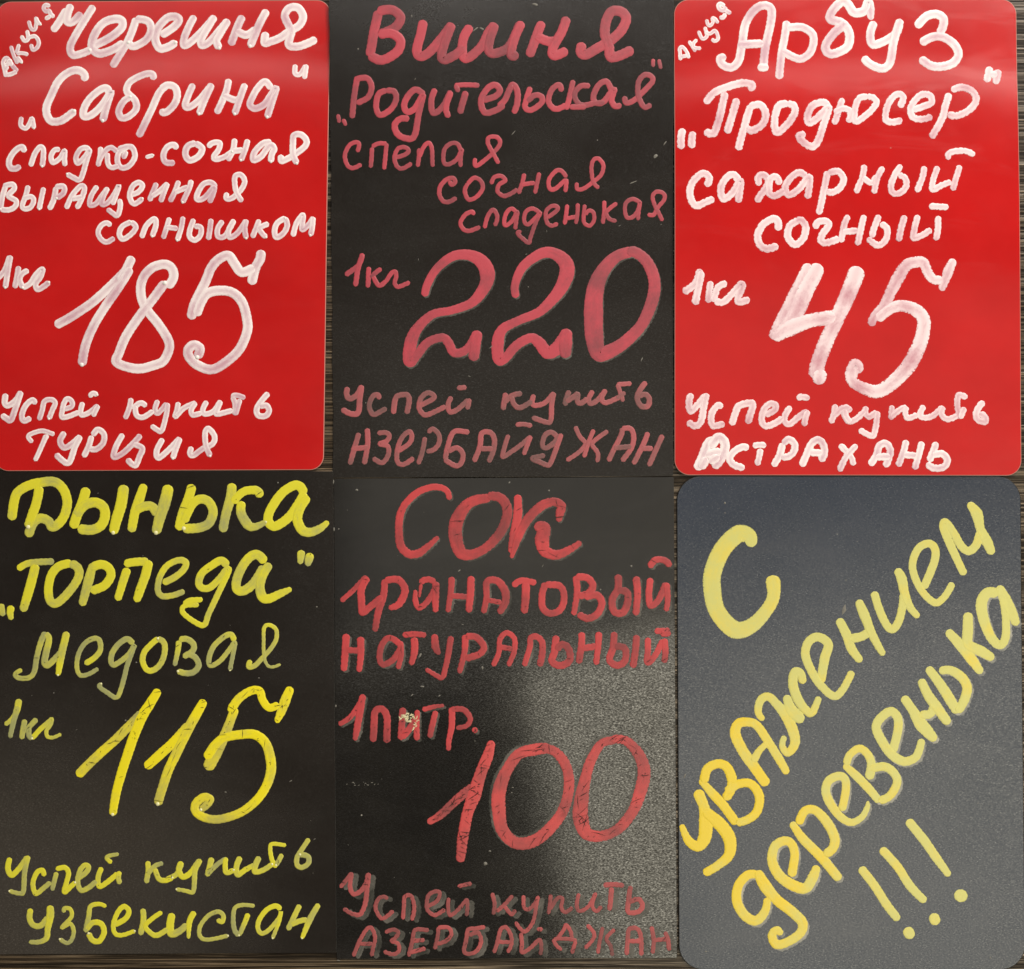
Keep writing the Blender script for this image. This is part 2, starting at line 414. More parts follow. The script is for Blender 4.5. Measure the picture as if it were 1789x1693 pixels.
def bead(bd, x, y, r, z, V, F, UV, LD):
    b = len(V); K = 8
    for ring, (rr, zz) in enumerate(((1, -0.2), (.8, .45), (.45, .8))):
        for k in range(K):
            a = 2 * math.pi * k / K
            V.append(bd.loc(x + r * rr * math.cos(a), y + r * rr * math.sin(a), z + r * S * .5 * zz)); UV.append((.5, 0)); LD.append(1)
    V.append(bd.loc(x, y, z + r * S * .5 * .95)); UV.append((.5, 0)); LD.append(1)
    for ring in range(2):
        for k in range(K):
            F.append((b + ring * K + k, b + ring * K + (k + 1) % K, b + (ring + 1) * K + (k + 1) % K, b + (ring + 1) * K + k))
    for k in range(K): F.append((b + 2 * K + k, b + 2 * K + (k + 1) % K, b + 3 * K))

STYLE = {1: (P_white, 0.00011, .16), 2: (P_pink, 0.00008, .25), 3: (P_white, 0.00011, .26), 4: (P_yellow, 0.00011, .22), 5: (P_coral, 0.00009, .35), 6: (P_six, 0.00008, .22)}
DIG = '0123456789'
def build(text):
    bn = 0; wi = 0; li = 0; ox = oy = 0.0; sc_ = 1.0; word = None; g = []
    allst = []
    def flush():
        nonlocal g
        if allst and word is not None:
            k = (170 if bn == 5 else 90) if wname == 'price' else {4: 4, 5: 22}[bn]
            if bn == 4 and wi in (3, 7): k = 16
            scratches(BO[bn], allst, k, word, random.Random(wi * 13 + bn), 0.00045)
        if g and word is not None:
            V, F, UV, LD = [], [], [], []
            rnd = random.Random(5 + wi)
            for (P, off, wf) in g: stroke(BO[bn], P, V, F, UV, LD, 0.000004, 0.00003, rnd, .7, .3, .2, off, wf)
            lo = word.location
            rs = add_mesh('paint_residue', BO[bn], word, (lo.x, lo.y, lo.z), V, F, UV, LD, P_ghost_l if bn == 6 else P_ghost); rs['kind'] = 'stuff'
        g = []
    for line in text.strip().split('\n'):
        if line[0] == 'B': flush(); word = None; bn = int(line[2:]); wi = 0; continue
        if line[0] == 'W':
            flush(); wi += 1; kind, txt = line[2:].split(' ', 1); word = None; wname = kind; allst = []; continue
        if line[0] == '@':
            a = line[1:].split(','); ox, oy = float(a[0]), float(a[1]); sc_ = float(a[2]) if len(a) > 2 else 5.963; continue
        ch, w, rest = line.split(' ', 2); w = float(w); bd = BO[bn]; li += 1
        rnd = random.Random(li * 31 + 7)
        strokes = []
        for st in rest.split(';'):
            P = []
            for t in st.split():
                a = [float(v) for v in t.split(',')]
                P.append([ox + a[0] / sc_, oy + a[1] / sc_, a[2] / sc_ if len(a) > 2 else None])
            n = len(P)
            for e in (0, n - 1):
                if P[e][2] is None: P[e][2] = w / sc_
            i = 0
            while i < n:
                if P[i][2] is None:
                    j = i
                    while P[j][2] is None: j += 1
                    a, b = P[i - 1][2], P[j][2]
                    for k in range(i, j): P[k][2] = a + (b - a) * (k - i + 1) / (j - i + 1)
                    i = j
                i += 1
            strokes.append([tuple(p) for p in P])
        if word is None:
            allp = strokes[0]
            word = bpy.data.objects.new({'price': 'price_figure', 'mark': 'exclamation'}.get(wname, 'written_word'), None)
            C.objects.link(word); word.parent = bd.e; word.empty_display_size = 0.005
            word.location = bd.loc(allp[0][0], allp[0][1], 0)
        mat, th, jit = STYLE[bn]
        if wname == 'price' and bn == 4: mat = P_yellow_big
        if wname == 'price' and bn == 5: mat = P_coral_big
        if bn == 2 and wi >= 8: mat = P_dusty
        if bn == 3 and wi in (3, 4, 5, 6, 7, 8, 9): mat = P_white_dry
        if bn == 5 and wi >= 6: mat = P_coral_old
        if bn == 3 and wi >= 3: jit = .42
        V, F, UV, LD = [], [], [], []
        z0 = 0.00002 + (li % 5) * 0.000008
        big = wname == 'price'
        for si, P in enumerate(strokes):
            l0 = rnd.uniform(.55, 1.0); l1 = l0 - rnd.uniform(0, .5)
            if bn == 4: l0 = rnd.uniform(.45, 1.15); l1 = l0 - rnd.uniform(-.1, .8); 
            if bn == 4 and wi in (3, 4): l0 -= .2; l1 -= .1
            if bn == 4 and wi in (1, 2, 5): l0 += .25; l1 += .25
            if bn in (1, 3): l0 = rnd.uniform(.7, 1.1); l1 = rnd.uniform(.4, .9)
            if bn == 6:
                gd = lambda q: 1.25 - math.hypot((q[0] - 1230) * .9, (q[1] - 1470)) / 250 if wi > 1 else 0.12
                l0, l1 = max(-.1, gd(P[0])) + rnd.uniform(-.06, .1), max(-.1, gd(P[-1])) + rnd.uniform(-.06, .1)
            stroke(bd, P, V, F, UV, LD, z0 + si * 0.00004, th, rnd, jit, l0, l1, wf={1: 1.15, 3: 1.2, 4: 1.06, 6: 1.06}.get(bn, 0.9 if bn == 5 and wi >= 6 else 1.04))
        fb = len(F)
        if bn in (1, 4) and (rnd.random() < (.9 if big else .5)):
            P = strokes[-1]; e = P[-1]
            bead(bd, e[0], e[1], min(5.2, max(2.2, e[2] * .28)) * (1 if bn == 1 else .9), th * .8 + 0.00006, V, F, UV, LD)
        o0 = bd.loc(strokes[0][0][0], strokes[0][0][1], 0)
        nm = 'digit' if ch in DIG else {'"': 'quote_mark', '„': 'quote_mark', '“': 'quote_mark', '-': 'hyphen', '!': 'exclamation_mark', '.': 'full_stop'}.get(ch, 'letter')
        add_mesh(nm, bd, word, o0, V, F, UV, LD, mat, (fb,) if len(F) > fb else None, M_bead_w if bn == 1 else M_bead_y)
        if bn in (4, 5): allst += strokes
        if bn == 5 and wi >= 6:
            for P in strokes: g.append((P, (7.5, 3.5), 1.15))
        elif bn == 5 and wi in (2, 3, 4) and rnd.random() < .6:
            for P in strokes: g.append((P, (3.5, 3), 1.0))
        elif bn == 5 and wi == 5 and ch == '0':
            for P in strokes: g.append((P, (-3, -2), 1.15))
        elif bn == 5 and wi == 1:
            for P in strokes: g.append((P, (2.5, 2.5), 1.0))
        elif bn == 2 and big:
            for P in strokes: g.append((P, (2.2, 2.6), 1.0))
        elif bn == 6 and wi == 3:
            for P in strokes: g.append((P, (3.5, 3.5), 1.0))
    flush()

TRACES = '''B 1
W word Акция
@0,0
А 44 72,805 55,720 42,650 75,612 115,655 145,700 188,750;85,690 105,640 130,690;80,790 130,778 180,755;62,730 90,700
к 38 120,488 150,580 190,668;205,470 180,560;185,570 235,560 300,575;190,600 235,660
ц 40 230,380 262,430 300,410 290,325;300,400 370,385 410,440 395,500 350,525 330,470
и 38 305,225 330,300 368,315 385,250 380,185;380,190 405,240 430,262
я 42 525,70 480,60 462,95 490,125 530,110;515,110 540,160 570,182;480,205 530,175
W word Черешня
Ч 74 558,325 620,240 700,108;745,62 712,150 705,232 765,235 850,150;978,75 900,200 790,380 738,500 765,580 850,568 945,530
е 80 965,495 1150,400 1270,300 1275,225 1200,205 1080,250 985,380 965,500 1040,565 1180,525 1290,455
р 74 1425,205 1345,420 1180,700;1425,205 1540,225 1580,310 1530,420 1400,490 1345,450
@280,0
е 78 20,375 150,285 200,215 160,182 80,195 -20,300 -45,420 0,510 80,500 165,450
ш 72 360,180 310,270 255,400 255,480 330,440 470,300 570,182;570,182 490,310 430,420 440,480 520,440 640,300 710,220;710,220 620,370 590,440 620,508
н 76 860,180 810,280 740,470;800,330 900,370 1000,310;1110,118 1030,270 940,488
я 76 1100,350 1090,452 1150,440 1250,400 1350,330 1450,270 1490,180 1440,90 1350,90 1300,170 1340,270 1370,330 1340,470 1430,490 1530,460 1622,415
W word Сабрина
@0,0
" 46 240,1235 235,1320 290,1350 330,1290 350,1250 372,1350
С 76 888,845 890,790 820,740 720,765 620,855 550,1000 497,1150 540,1268 640,1275 730,1220 790,1170
а 72 1150,1000 1130,935 1060,945 950,1040 888,1150 890,1225 960,1215 1060,1130 1150,1000 1168,970 1130,1100 1085,1272
б 66 1612,835 1590,780 1500,790 1370,860 1330,940 1350,990 1420,1060 1430,1150 1350,1230 1280,1240 1252,1170 1300,1070 1370,1020
@280,0
р 70 80,900 0,980 -90,1180 -210,1432;20,940 80,900 160,920 188,1010 150,1110 60,1188 20,1162
и 66 350,892 300,1010 270,1110 310,1132 420,1050 545,892;545,892 470,1060 415,1200
н 66 720,842 690,980 598,1190;670,1010 790,1055 830,1030;890,890 840,1030 785,1200
а 66 1160,930 1100,860 1020,930 955,1050 945,1110 1000,1142 1090,1100 1160,1000 1212,930 1170,1080 1122,1232
" 50 1410,685 1408,770 1460,780 1520,690;1525,685 1505,825
W word сладко
@0,220
с 58 275,282 250,235 180,270 118,370 130,450 190,458 226,430
л 52 340,430 380,310 435,235 470,260 470,350 460,435
а 50 640,262 590,265 552,330 570,395 640,355 690,275 690,360 695,428
д 52 940,290 925,245 860,255 812,335 830,402 900,340 950,270 912,400 885,500 850,575 780,550 720,515
к 50 1065,238 1060,330 1038,430;1040,400 1100,290 1170,240 1232,280;1135,300 1140,400 1180,448 1250,430
о 54 1350,230 1260,285 1240,380 1280,448 1360,430 1420,340 1400,250 1350,230 1250,255;1330,280 1300,350
W word сочная
- 40 1535,340 1610,320
@280,220
с 58 180,252 160,212 90,232 48,310 70,390 160,400
о 62 380,192 300,225 275,310 320,372 410,330 448,250 380,192
ч 54 510,230 560,190 630,192 620,260 570,330 590,362 680,335 760,280
н 56 785,152 770,260 715,370;760,275 870,265;920,160 890,270 850,370
а 60 1160,182 1080,195 990,290 982,368 1060,330 1150,215 1195,250 1170,310 1162,385
я 60 1268,320 1270,378 1340,350 1420,300 1510,230 1530,165 1470,102 1400,112 1390,190 1392,310 1430,402
W word выращенная
@0,220
В 52 82,640 50,740 30,870;60,640 150,622 170,670 110,740 190,795 178,855 110,888 30,880
Ы 50 315,640 290,740 255,840 275,875 335,865 372,800 350,752 270,765;475,660 450,780 430,880
Р 54 605,655 580,780 535,880;600,650 680,645 682,710 612,768
А 52 710,870 770,740 860,640 900,665 870,770 820,870;770,775 870,755
Щ 50 1030,642 970,740 955,835 1020,822 1080,740 1140,660;1140,660 1095,750 1080,830 1140,812 1210,720 1255,640 1220,750 1190,830;1262,780 1270,850 1240,945 1190,920 1138,880
е 52 1350,740 1450,705 1500,640 1460,602 1400,640 1368,730 1390,808 1430,820 1500,770
н 52 1645,612 1610,700 1572,790;1600,745 1690,680 1760,612;1760,612 1725,700 1688,800
@280,220
н 52 205,590 170,690 115,798;170,700 300,650;335,582 315,660 247,808
а 54 590,650 540,602 460,622 400,720 398,778 470,762 570,655 560,720 525,808
я 52 705,712 700,768 760,762 850,680 890,592 850,522 790,540 790,640 812,720 860,798
W word солнышком
@0,220
с 50 1170,1050 1130,1022 1070,1052 1040,1120 1070,1190 1130,1220 1205,1180
о 52 1380,1010 1290,1060 1260,1140 1300,1190 1390,1130 1430,1060 1380,1010
л 52 1490,1172 1540,1050 1622,980 1640,1040 1600,1160
@280,220
н 50 110,972 80,1070 45,1180;80,1065 190,1080;250,962 230,1080 190,1202
ы 52 360,985 320,1100 320,1165 370,1200 430,1150 432,1070 370,1055;540,985 530,1080 512,1190
ш 52 660,1002 610,1080 615,1162 690,1150 780,995;780,992 725,1090 735,1170 820,1120 905,995;908,992 890,1080 905,1180
к 52 1040,992 1010,1070 970,1170;1135,1030 1060,1060 1040,1080 1070,1130 1112,1168
о 54 1310,970 1230,1020 1200,1100 1220,1170 1290,1130 1330,1050 1310,970
м 52 1390,1155 1430,1020 1495,940 1485,1050 1490,1092 1560,1030 1600,965;1600,965 1590,1070 1572,1150
W word 1кг
@0,430
1 54 -15,355 70,262 122,118;130,115 98,300 76,440
к 54 215,225 200,320 175,440;312,262 250,300 225,360 255,440
г 54 255,440 330,400 400,300 462,250 440,330 390,400 410,458 470,430 528,385
W price 185
1 86 600,830 760,740 980,590 1180,410 1320,270;1390,128 1320,270 1260,370;1370,245 1240,450 1100,650 980,850 900,1050 865,1238
@280,430
8 88 95,430 150,330 130,235 50,198 -80,240 -170,350 -190,500 -140,650 0,830 90,980 100,1080 40,1200 -60,1245 -200,1280 -350,1258 -450,1205 -420,1120 -350,950 -210,740 -60,550 60,390
5 90 1058,62 1050,140 1000,235 960,395;985,235 860,280 790,200 720,108 620,145 540,235 480,380 370,600 330,755;385,720 430,600 500,500 620,470 760,490 860,590 910,760 910,900 830,1080 680,1220 540,1288 400,1245 310,1160 300,1080 360,1035 420,1075 395,1160
W word Успей
@0,660
У 58 72,175 62,265 100,290 180,235 230,150;230,150 180,300 125,442 80,425 32,392
с 54 380,272 350,235 280,290 240,390 260,450 328,422
п 50 418,438 450,340 478,245 555,232 585,270 555,340 520,428
е 50 680,330 755,300 755,245 710,222 675,270 660,340 655,410 730,402 830,360
й 50 870,262 850,340 860,390 940,362 1030,290;1030,290 1000,350 980,400;945,200 975,165 1022,180
W word купить
к 52 1372,220 1360,300 1312,425;1390,320 1470,265 1528,295;1415,300 1430,390 1500,412 1600,350
у 50 1650,240 1622,330 1655,370 1742,270;1752,270 1740,380 1692,550 1640,540 1585,502
@280,660
п 52 195,262 180,340 165,405 250,320 375,262;375,262 330,330 345,388 430,370
и 52 490,250 450,330 470,378 560,350 635,245;635,245 600,330 590,380 680,362 755,342
т 50 760,200 785,280 780,385;835,230 810,310 790,385;750,195 800,185 885,212
ь 56 1130,165 1070,230 1012,320 1025,392 1100,400 1138,350 1110,292 1040,300
W word ТУРЦИЯ
@0,660
Т 44 345,672 305,612 370,572 460,555 572,592;505,600 480,640 420,770 372,862;490,600 430,740 378,862
У 58 680,572 635,660 680,730 770,680 845,612;845,612 790,720 742,860 705,890 650,855 592,800
Р 56 962,612 930,720 880,820;975,600 1025,542 1090,590 1082,680 1015,742 945,745
Ц 56 1285,592 1215,720 1192,825 1280,790 1380,700 1470,600;1400,690 1488,735 1460,820 1420,912 1370,890 1335,850
@280,660
И 56 30,640 -30,760 -10,835 100,745 210,632;210,632 165,750 138,840
Я 54 330,725 315,790 350,810 440,745 550,690 570,610 510,532 475,565 475,660 492,740 525,815
B 2
W word Вишня
@580,0
В 98 492,150 450,330 402,598;492,142 620,128 715,190 700,270 620,335 500,380;500,385 620,368 715,440 700,540 600,618 500,645 402,598
и 98 955,248 930,380 888,540 920,608 1010,570 1130,440 1252,280;1252,280 1190,430 1145,595 1180,640 1290,590 1370,520
ш 96 1440,302 1370,430 1368,600 1430,620 1560,500 1640,350 1700,280;1700,280 1640,450 1642,560 1720,572 1850,500 1960,270;1975,262 1910,400 1865,592 1930,590
@880,0
н 98 395,262 340,400 268,600;340,405 470,455 530,440;652,215 600,360 520,500 505,590 560,592 650,550
я 104 815,480 798,560 850,590 960,530 1100,450 1220,340 1270,220 1220,150 1120,145 1062,250 1050,380 1090,500 1110,612 1200,600 1330,540
W word Родительская
@580,0
" 42 68,1210 82,1288;122,1258 150,1318
Р 62 270,822 240,1000 215,1238;260,840 370,832 418,920 380,1030 270,1090
о 62 570,958 490,1000 465,1130 510,1212 620,1150 672,1050 650,970 570,958
д 66 960,1000 880,950 800,1010 755,1110 790,1180 870,1140 950,1010 910,1180 860,1430 760,1450 680,1400 660,1310 720,1250 800,1250
и 64 1075,948 1040,1050 1045,1170 1080,1190 1160,1120 1240,970;1240,975 1190,1130 1215,1232
т 52 1285,908 1400,900 1532,908;1290,910 1320,970;1395,975,68 1365,1080,70 1335,1190,68
е 66 1580,1060 1700,1020 1750,960 1700,902 1620,940 1555,1060 1590,1185 1700,1165 1790,1110
@880,0
л 64 -50,1120 10,1060 60,950 95,900 140,960 142,1080 108,1190
ь 60 275,930 240,1040 222,1130 280,1162 390,1090 392,1022 320,1010 250,1070
с 60 600,965 575,902 500,950 465,1060 500,1130 560,1150 650,1110
к 58 720,860 690,1000 650,1150;890,912 800,915 740,980 750,1060 820,1112 950,1090 1040,1085;690,1130 850,1130
а 62 1120,960 1070,868 990,900 932,1010 950,1082 1030,1080 1120,970 1150,950 1120,1060 1160,1122 1215,1110
я 58 1255,1025 1270,1085 1350,1062 1450,970 1542,870 1530,812 1460,800 1400,870 1395,1000 1440,1110 1480,1132 1525,1105
" 42 1550,638 1550,712;1610,642 1630,732
W word спелая
@580,220
с 46 270,278 288,210 260,180 190,210 140,310 160,410 220,448 308,412
п 46 422,240 415,350 405,440;425,225 490,195 570,195;572,195 560,330 545,458
е 46 665,340 760,310 802,270 760,232 690,250 655,340 680,430 740,452 830,400
л 46 895,430 908,330 910,250;915,330 960,225 1010,190 1042,250 1050,430
а 46 1345,270 1310,200 1240,195 1172,260 1165,380 1210,410 1300,360 1352,260 1340,350 1340,432
я 46 1490,350 1500,425 1600,360 1700,270 1752,190 1720,130 1640,130 1625,190 1670,280 1735,398
W word сочная
с 48 1225,585 1250,620 1285,590 1260,550 1190,570 1130,640 1120,720 1160,790 1220,796 1295,758
о 46 1415,610 1480,550 1550,580 1570,660 1500,750 1420,772 1385,680 1415,610
ч 46 1660,610 1690,545 1760,530 1805,575 1740,620 1725,690 1785,735 1850,720 1930,670
@880,220
н 46 215,510 190,610 155,710;190,620 320,600;370,500 345,610 325,708
а 46 652,540 600,478 540,480 470,570 480,660 540,660 640,575 652,600 640,692
я 44 760,602 765,665 830,660 920,600 1010,520 1035,420 985,350 930,370 912,460 930,590 985,655
W word сладенькая
@580,220
с 46 1475,930 1460,900 1390,930 1340,1010 1370,1080 1440,1096 1540,1058
л 46 1590,1065 1625,940 1680,880 1720,940 1715,1000 1695,1042
@880,220
а 44 130,900 80,868 30,910 5,990 20,1042 90,990 140,900 130,1000 120,1078
д 44 380,910 300,868 230,900 212,990 250,1030 330,965 380,910 330,1020 280,1160 262,1222 200,1180 145,1120 180,1105
е 44 455,960 550,890 560,850 500,840 440,900 450,1010 500,1045 560,1022
н 44 660,830 650,930 632,1028;650,970 750,950;770,818 765,930 750,1022
ь 42 842,830 832,940 838,1015 895,1045 940,985 930,905 880,890 850,930
к 44 1045,790 1045,900 1030,1020;1175,812 1110,860 1065,910 1100,975 1170,995
а 44 1415,800 1340,768 1270,810 1262,900 1290,962 1360,940 1410,850 1415,800 1402,900 1396,982
я 44 1500,928 1560,930 1600,860 1670,770 1660,710 1590,692 1548,740 1570,830 1610,910 1650,990
W word 1кг
@580,430
1 55 320,85 290,180 240,235 145,300;315,100 270,250 246,415
к 50 385,225 380,330 375,428;510,238 445,290 410,330;430,320 490,412 560,370
г 46 560,375 620,285 662,270 668,330 655,385 690,425 808,382
W price 220
2 80 965,515 1000,390 1100,230,90 1260,110 1420,95,110 1560,165,145 1620,290,160 1590,430,130 1460,590,100 1260,668,85 1050,715,90 900,850,110 825,1000,135 810,1200,130 890,1130,100 1000,1005,90 1150,955,90 1215,1010,95 1270,1110,95 1370,1100,90 1440,1030,80 1500,920,90;1515,900,115 1490,1040,118 1475,1180,112
@880,430
2 92 125,530,80 120,400,85 200,220 380,85,110 520,80,120 640,170,150 655,300,160 570,480,130 380,680,100 150,780,90 -10,870,105 -60,1000,130 -50,1180,120 20,1165,100 130,1040,100 280,960,100 370,1010,120 450,1110,130 540,1080,140 620,980,140 650,880,90;655,880,110 640,1020,150 640,1150,115
0 130 1330,60,115 1180,110,120 1040,250,145 955,450,180 935,700,200 945,950,190 980,1120,150 1080,1110,150 1250,1010,130 1430,830,120 1540,590,130 1570,380,125 1500,180,120 1380,75,115 1300,60,115
W word Успей
@580,660
У 60 162,105 155,180 190,218 260,180 308,90;308,85 290,230 282,340 250,378 180,370 108,330
с 54 492,220 480,180 430,190 390,280 410,360 450,382 565,320
п 58 640,370 658,240 690,188 780,178 805,230 795,300 780,370
е 54 920,290 1040,230 1065,190 1000,158 930,210 908,310 960,385 1040,370 1180,300
й 54 1242,202 1210,280 1230,355 1310,330 1420,230;1432,225 1410,325;1310,108 1395,102
W word купить
@880,660
к 56 20,165 5,250 -5,330;10,260 80,190 185,165;80,200 110,280 175,312 290,250
у 54 312,182 295,260 330,290 430,260 522,160;522,160 500,280 490,440 445,465 300,415
п 58 680,142 652,220 640,285;650,250 740,190 770,175 765,240 800,268 870,220
и 54 925,140 885,220 905,270 980,230 1060,130;1062,130 1020,210 1060,262 1200,205
т 48 1182,70 1325,62;1182,75 1205,130 1240,245;1260,155 1180,215
ь 58 1478,50 1420,125 1388,210 1430,295 1500,295 1515,220 1470,175 1400,195
W word АЗЕРБАЙДЖАН
@580,660
А 56 280,582 240,720 188,898;370,535 372,700 338,895;210,742 370,725
З 52 480,578 560,572 600,605 570,660 500,690 580,712 592,780 560,855 510,885 432,840
Е 52 690,765 800,690 832,620 810,562 740,610 690,720 678,860 740,905 850,840
Р 52 970,625 945,760 900,895;1005,570 1050,535 1112,590 1115,680 1060,750 990,770
Б 55 1425,568 1300,555 1245,600 1200,740 1182,850;1210,770 1300,730 1362,790 1350,880 1290,918 1175,855
А 56 1482,870 1540,720 1562,580 1650,572 1692,640 1680,760 1635,875;1550,740 1670,740
@880,660
Й 50 48,600 10,720 -10,825 80,770 180,700 282,612;282,612 245,700 208,798;130,492 210,485 290,502
д 54 560,620 500,570 430,600 402,700 440,732 520,680 595,595;598,590 560,700 500,860 462,912 380,880 300,840 425,810
Ж 48 745,512 790,610 850,680 820,740 730,815 658,860;935,545 880,680 835,825;1080,558 990,620 920,690 970,770 982,820 970,875
А 55 1092,865 1150,740 1222,600 1235,530;1235,530 1320,532 1352,620 1325,740 1232,865;1150,732 1320,718
Н 56 1500,575 1460,680 1410,780 1352,895;1440,735 1545,738;1650,602 1590,740 1510,915
B 3
W word Акция
@1170,0,5.771
А 34 105,615 100,540 98,500 125,485 165,530 190,595;110,580 165,575
к 32 190,425 225,480 255,530;270,410 235,450 245,490 310,500
ц 34 285,325 325,400 370,370 350,285;350,330 400,350 450,320 475,360 480,410 440,425 425,400
и 32 365,210 390,270 430,240 420,185;420,185 460,210 480,245
я 40 545,75 510,50 485,70 510,110 550,110 555,80;555,110 580,130 610,145;555,150 530,190 500,180
W word Арбуз
А 74 555,590 505,600 530,665 620,690 690,620 720,480 760,250 850,110 950,65 1020,110 1010,250 960,480 945,610 940,690;690,460 930,450;890,690 980,690
р 70 1175,230 1150,400 1120,560 1095,800;1190,290 1330,285 1440,370 1420,520 1330,600 1250,590 1140,530
@1479,0,5.771
б 78 240,205,44 228,110,85 212,30,80 170,120 70,135 0,45 -60,30 -150,120 -170,200 -60,240 0,300 25,380 0,480 -100,540 -180,550 -220,480 -150,360 -50,270 -20,230
у 74 270,235 235,330 240,430 280,460 400,410 500,330 530,210;530,220 470,420 440,600 400,680 330,700 220,650 165,590
з 76 700,275 790,180 890,150 965,190 965,270 930,350;745,440 850,385 960,380 1070,450 1120,550 1070,640 950,680 840,670 740,600
W word Продюсер
@1170,0,5.771
„ 66 125,1320 105,1410 110,1510;225,1350 215,1430 215,1500
П 68 355,1050 440,950 600,880 730,850 825,870 800,920;550,950 510,1130 460,1310 420,1365 350,1340;670,1015 620,1180 570,1350
р 66 810,1080 760,1230 680,1520;800,1085 900,1070 955,1150 930,1260 830,1330 770,1310
о 66 1180,1060 1090,1080 1050,1200 1050,1310 1080,1350 1180,1260 1250,1150 1240,1080 1180,1060
д 66 1590,1080 1530,1045 1430,1080 1380,1170 1390,1250 1470,1210 1590,1100 1540,1260 1490,1420 1430,1490 1350,1460 1290,1390 1350,1370
@1479,0,5.771
ю 58 -55,1010 -90,1130 -140,1260;-130,1150 -60,1110 20,1130 20,1210 -10,1230;200,985 110,1010 70,1130 80,1240 200,1160 285,1060 260,1000 200,985
с 60 525,1090 560,1000 510,960 440,1010 385,1120 390,1230 500,1240 530,1210
е 60 650,1120 750,1090 840,1050 830,980 750,965 670,1030 630,1120 660,1200 750,1215 840,1190
р 64 1020,960 980,1080 950,1200 840,1400;1050,920 1150,890 1260,940 1290,1030 1220,1120 1100,1180 1010,1170
“ 66 1435,690 1400,830;1520,720 1490,850;1440,760 1500,760
W word сахарный
@1170,230,5.771
с 64 365,560 390,480 330,435 240,500 195,600 210,700 260,760 340,730 430,690
а 64 690,520 640,450 570,470 510,570 515,670 550,690 630,620 700,510 700,580 680,720
х 62 890,550 880,480 930,450 980,500 960,580 900,660 865,715;1100,540 1060,470 1000,500 990,620 1040,660 1140,610
а 62 1360,460 1290,425 1200,490 1150,580 1190,650 1290,590 1370,490 1400,480 1390,590 1375,680
р 60 1575,420 1550,560 1490,840;1590,430 1680,415 1740,490 1700,580 1610,630 1580,600
@1479,230,5.771
н 54 165,355 140,480 80,625;150,480 240,530 280,460;350,375 290,490 260,630
ы 56 530,355 470,450 430,560 450,630 520,630 585,560 570,480 510,450;765,370 745,480 690,615
й 54 900,370 860,480 850,595 950,550 1030,520;1120,360 1085,480 1050,600;1010,290 1010,235 1100,210 1200,215 1265,250
W word сочный
@1170,230,5.771
с 66 1080,1000 1080,920 1030,890 930,950 875,1060 900,1150 970,1190 1075,1165
о 64 1280,905 1200,960 1180,1070 1250,1150 1330,1090 1360,980 1320,910 1270,905
ч 62 1450,980 1490,920 1570,920 1590,960 1530,1040 1510,1110 1570,1130 1690,1090
@1479,230,5.771
н 56 0,860 -40,960 -70,1120;-50,1020 90,1010;160,860 130,990 95,1150
ы 58 310,860 270,960 240,1070;330,940 390,990 380,1100 300,1155 200,1090;570,865 530,990 510,1110
й 56 700,860 670,980 660,1085 760,1045 830,1000;905,870 900,1000 880,1100;820,765 1000,775
W word 1кг
@1170,430,5.771
1 66 300,250 260,370 200,430 135,470;310,270 280,430 250,590
к 60 405,370 390,480 380,570;560,380 480,420 450,500 430,560
г 62 450,560 530,570 620,490 710,390 720,430 680,520 690,570 790,545
W price 45
4 110 1390,200,90 1270,480,130 1160,690,120 1030,930,95;1490,210,130 1350,470,150 1250,700,140 1100,880,100;1040,930,90 1200,830,150 1400,760,120 1640,720,120
@1479,430,5.771
4 100 100,240,150 0,500,140 -140,800,130 -270,1100,130 -330,1320,130;-280,1300,130 -290,1350,110
5 76 1060,150,70 1000,280,90 940,450,60;940,350 860,345 800,270 760,180 690,170 590,200,100 510,320,110 440,450,100 370,600,90 280,700,80 230,800,70;300,740,90 420,640 540,610,100 680,650,110 760,750,115 750,900,120 690,1070,130 590,1240,130 450,1380,120 300,1470,115 150,1430,100 50,1370,90 40,1290,110 80,1200,110 120,1270,90
W word Успей
@1170,670,5.771
У 62 210,110 190,200 210,280 290,200 360,120;365,110 340,230 310,380 250,430 180,390
с 60 510,250 490,220 430,280 410,370 440,430 540,405
п 62 620,415 670,260 710,220 820,200 830,240 800,330 780,400
е 58 960,320 1050,270 1060,220 1000,210 940,270 920,370 960,430 1060,400 1130,350
й 56 1210,240 1160,310 1150,380 1200,410 1290,340 1380,280;1385,280 1360,340 1350,425;1290,165 1310,140 1395,150
W word купить
к 56 1660,220 1650,300 1615,395;1650,330 1720,260 1800,245;1750,270 1770,340 1810,390
@1479,670,5.771
к 52 -90,280 -60,270 40,265;-50,270 -20,350 20,385 100,350 170,280
у 54 185,240 180,300 220,335 290,290;300,290 290,400 260,520 210,520 120,470
п 52 445,230 440,310 435,360;440,340 520,270 590,240;590,240 580,300 610,350 700,320
и 54 765,230 730,300 750,345 850,330 960,240;960,240 940,300 970,350 1020,360 1100,330
т 54 1195,145 1120,120 1100,200 1110,280 1120,350;1175,250 1150,300 1135,350
ь 58 1365,190 1320,240 1290,310 1310,370 1385,385 1370,330 1320,310
W word АСТРАХАНЬ
@1170,670,5.771
А 84 270,860 330,740 380,610 440,570;400,640 480,550 540,580 550,660 500,770 440,840;370,720 500,690;310,850 360,760;400,790 480,740
С 62 780,660 730,640 640,690 600,760 640,820 740,855
Т 54 838,630 905,620 958,628;908,665 890,760 875,820
Р 62 1130,610 1100,720 1040,830;1140,610 1190,565 1250,610 1240,690 1180,740 1120,740
А 64 1325,830 1370,720 1420,610 1490,570 1540,620 1550,700 1515,780;1410,700 1520,700
Х 52 1710,620 1750,670 1800,700;1870,630 1780,720 1700,880
@1479,670,5.771
Х 52 -60,625 -20,680 40,750 60,820;90,625 0,720 -50,800 -80,880
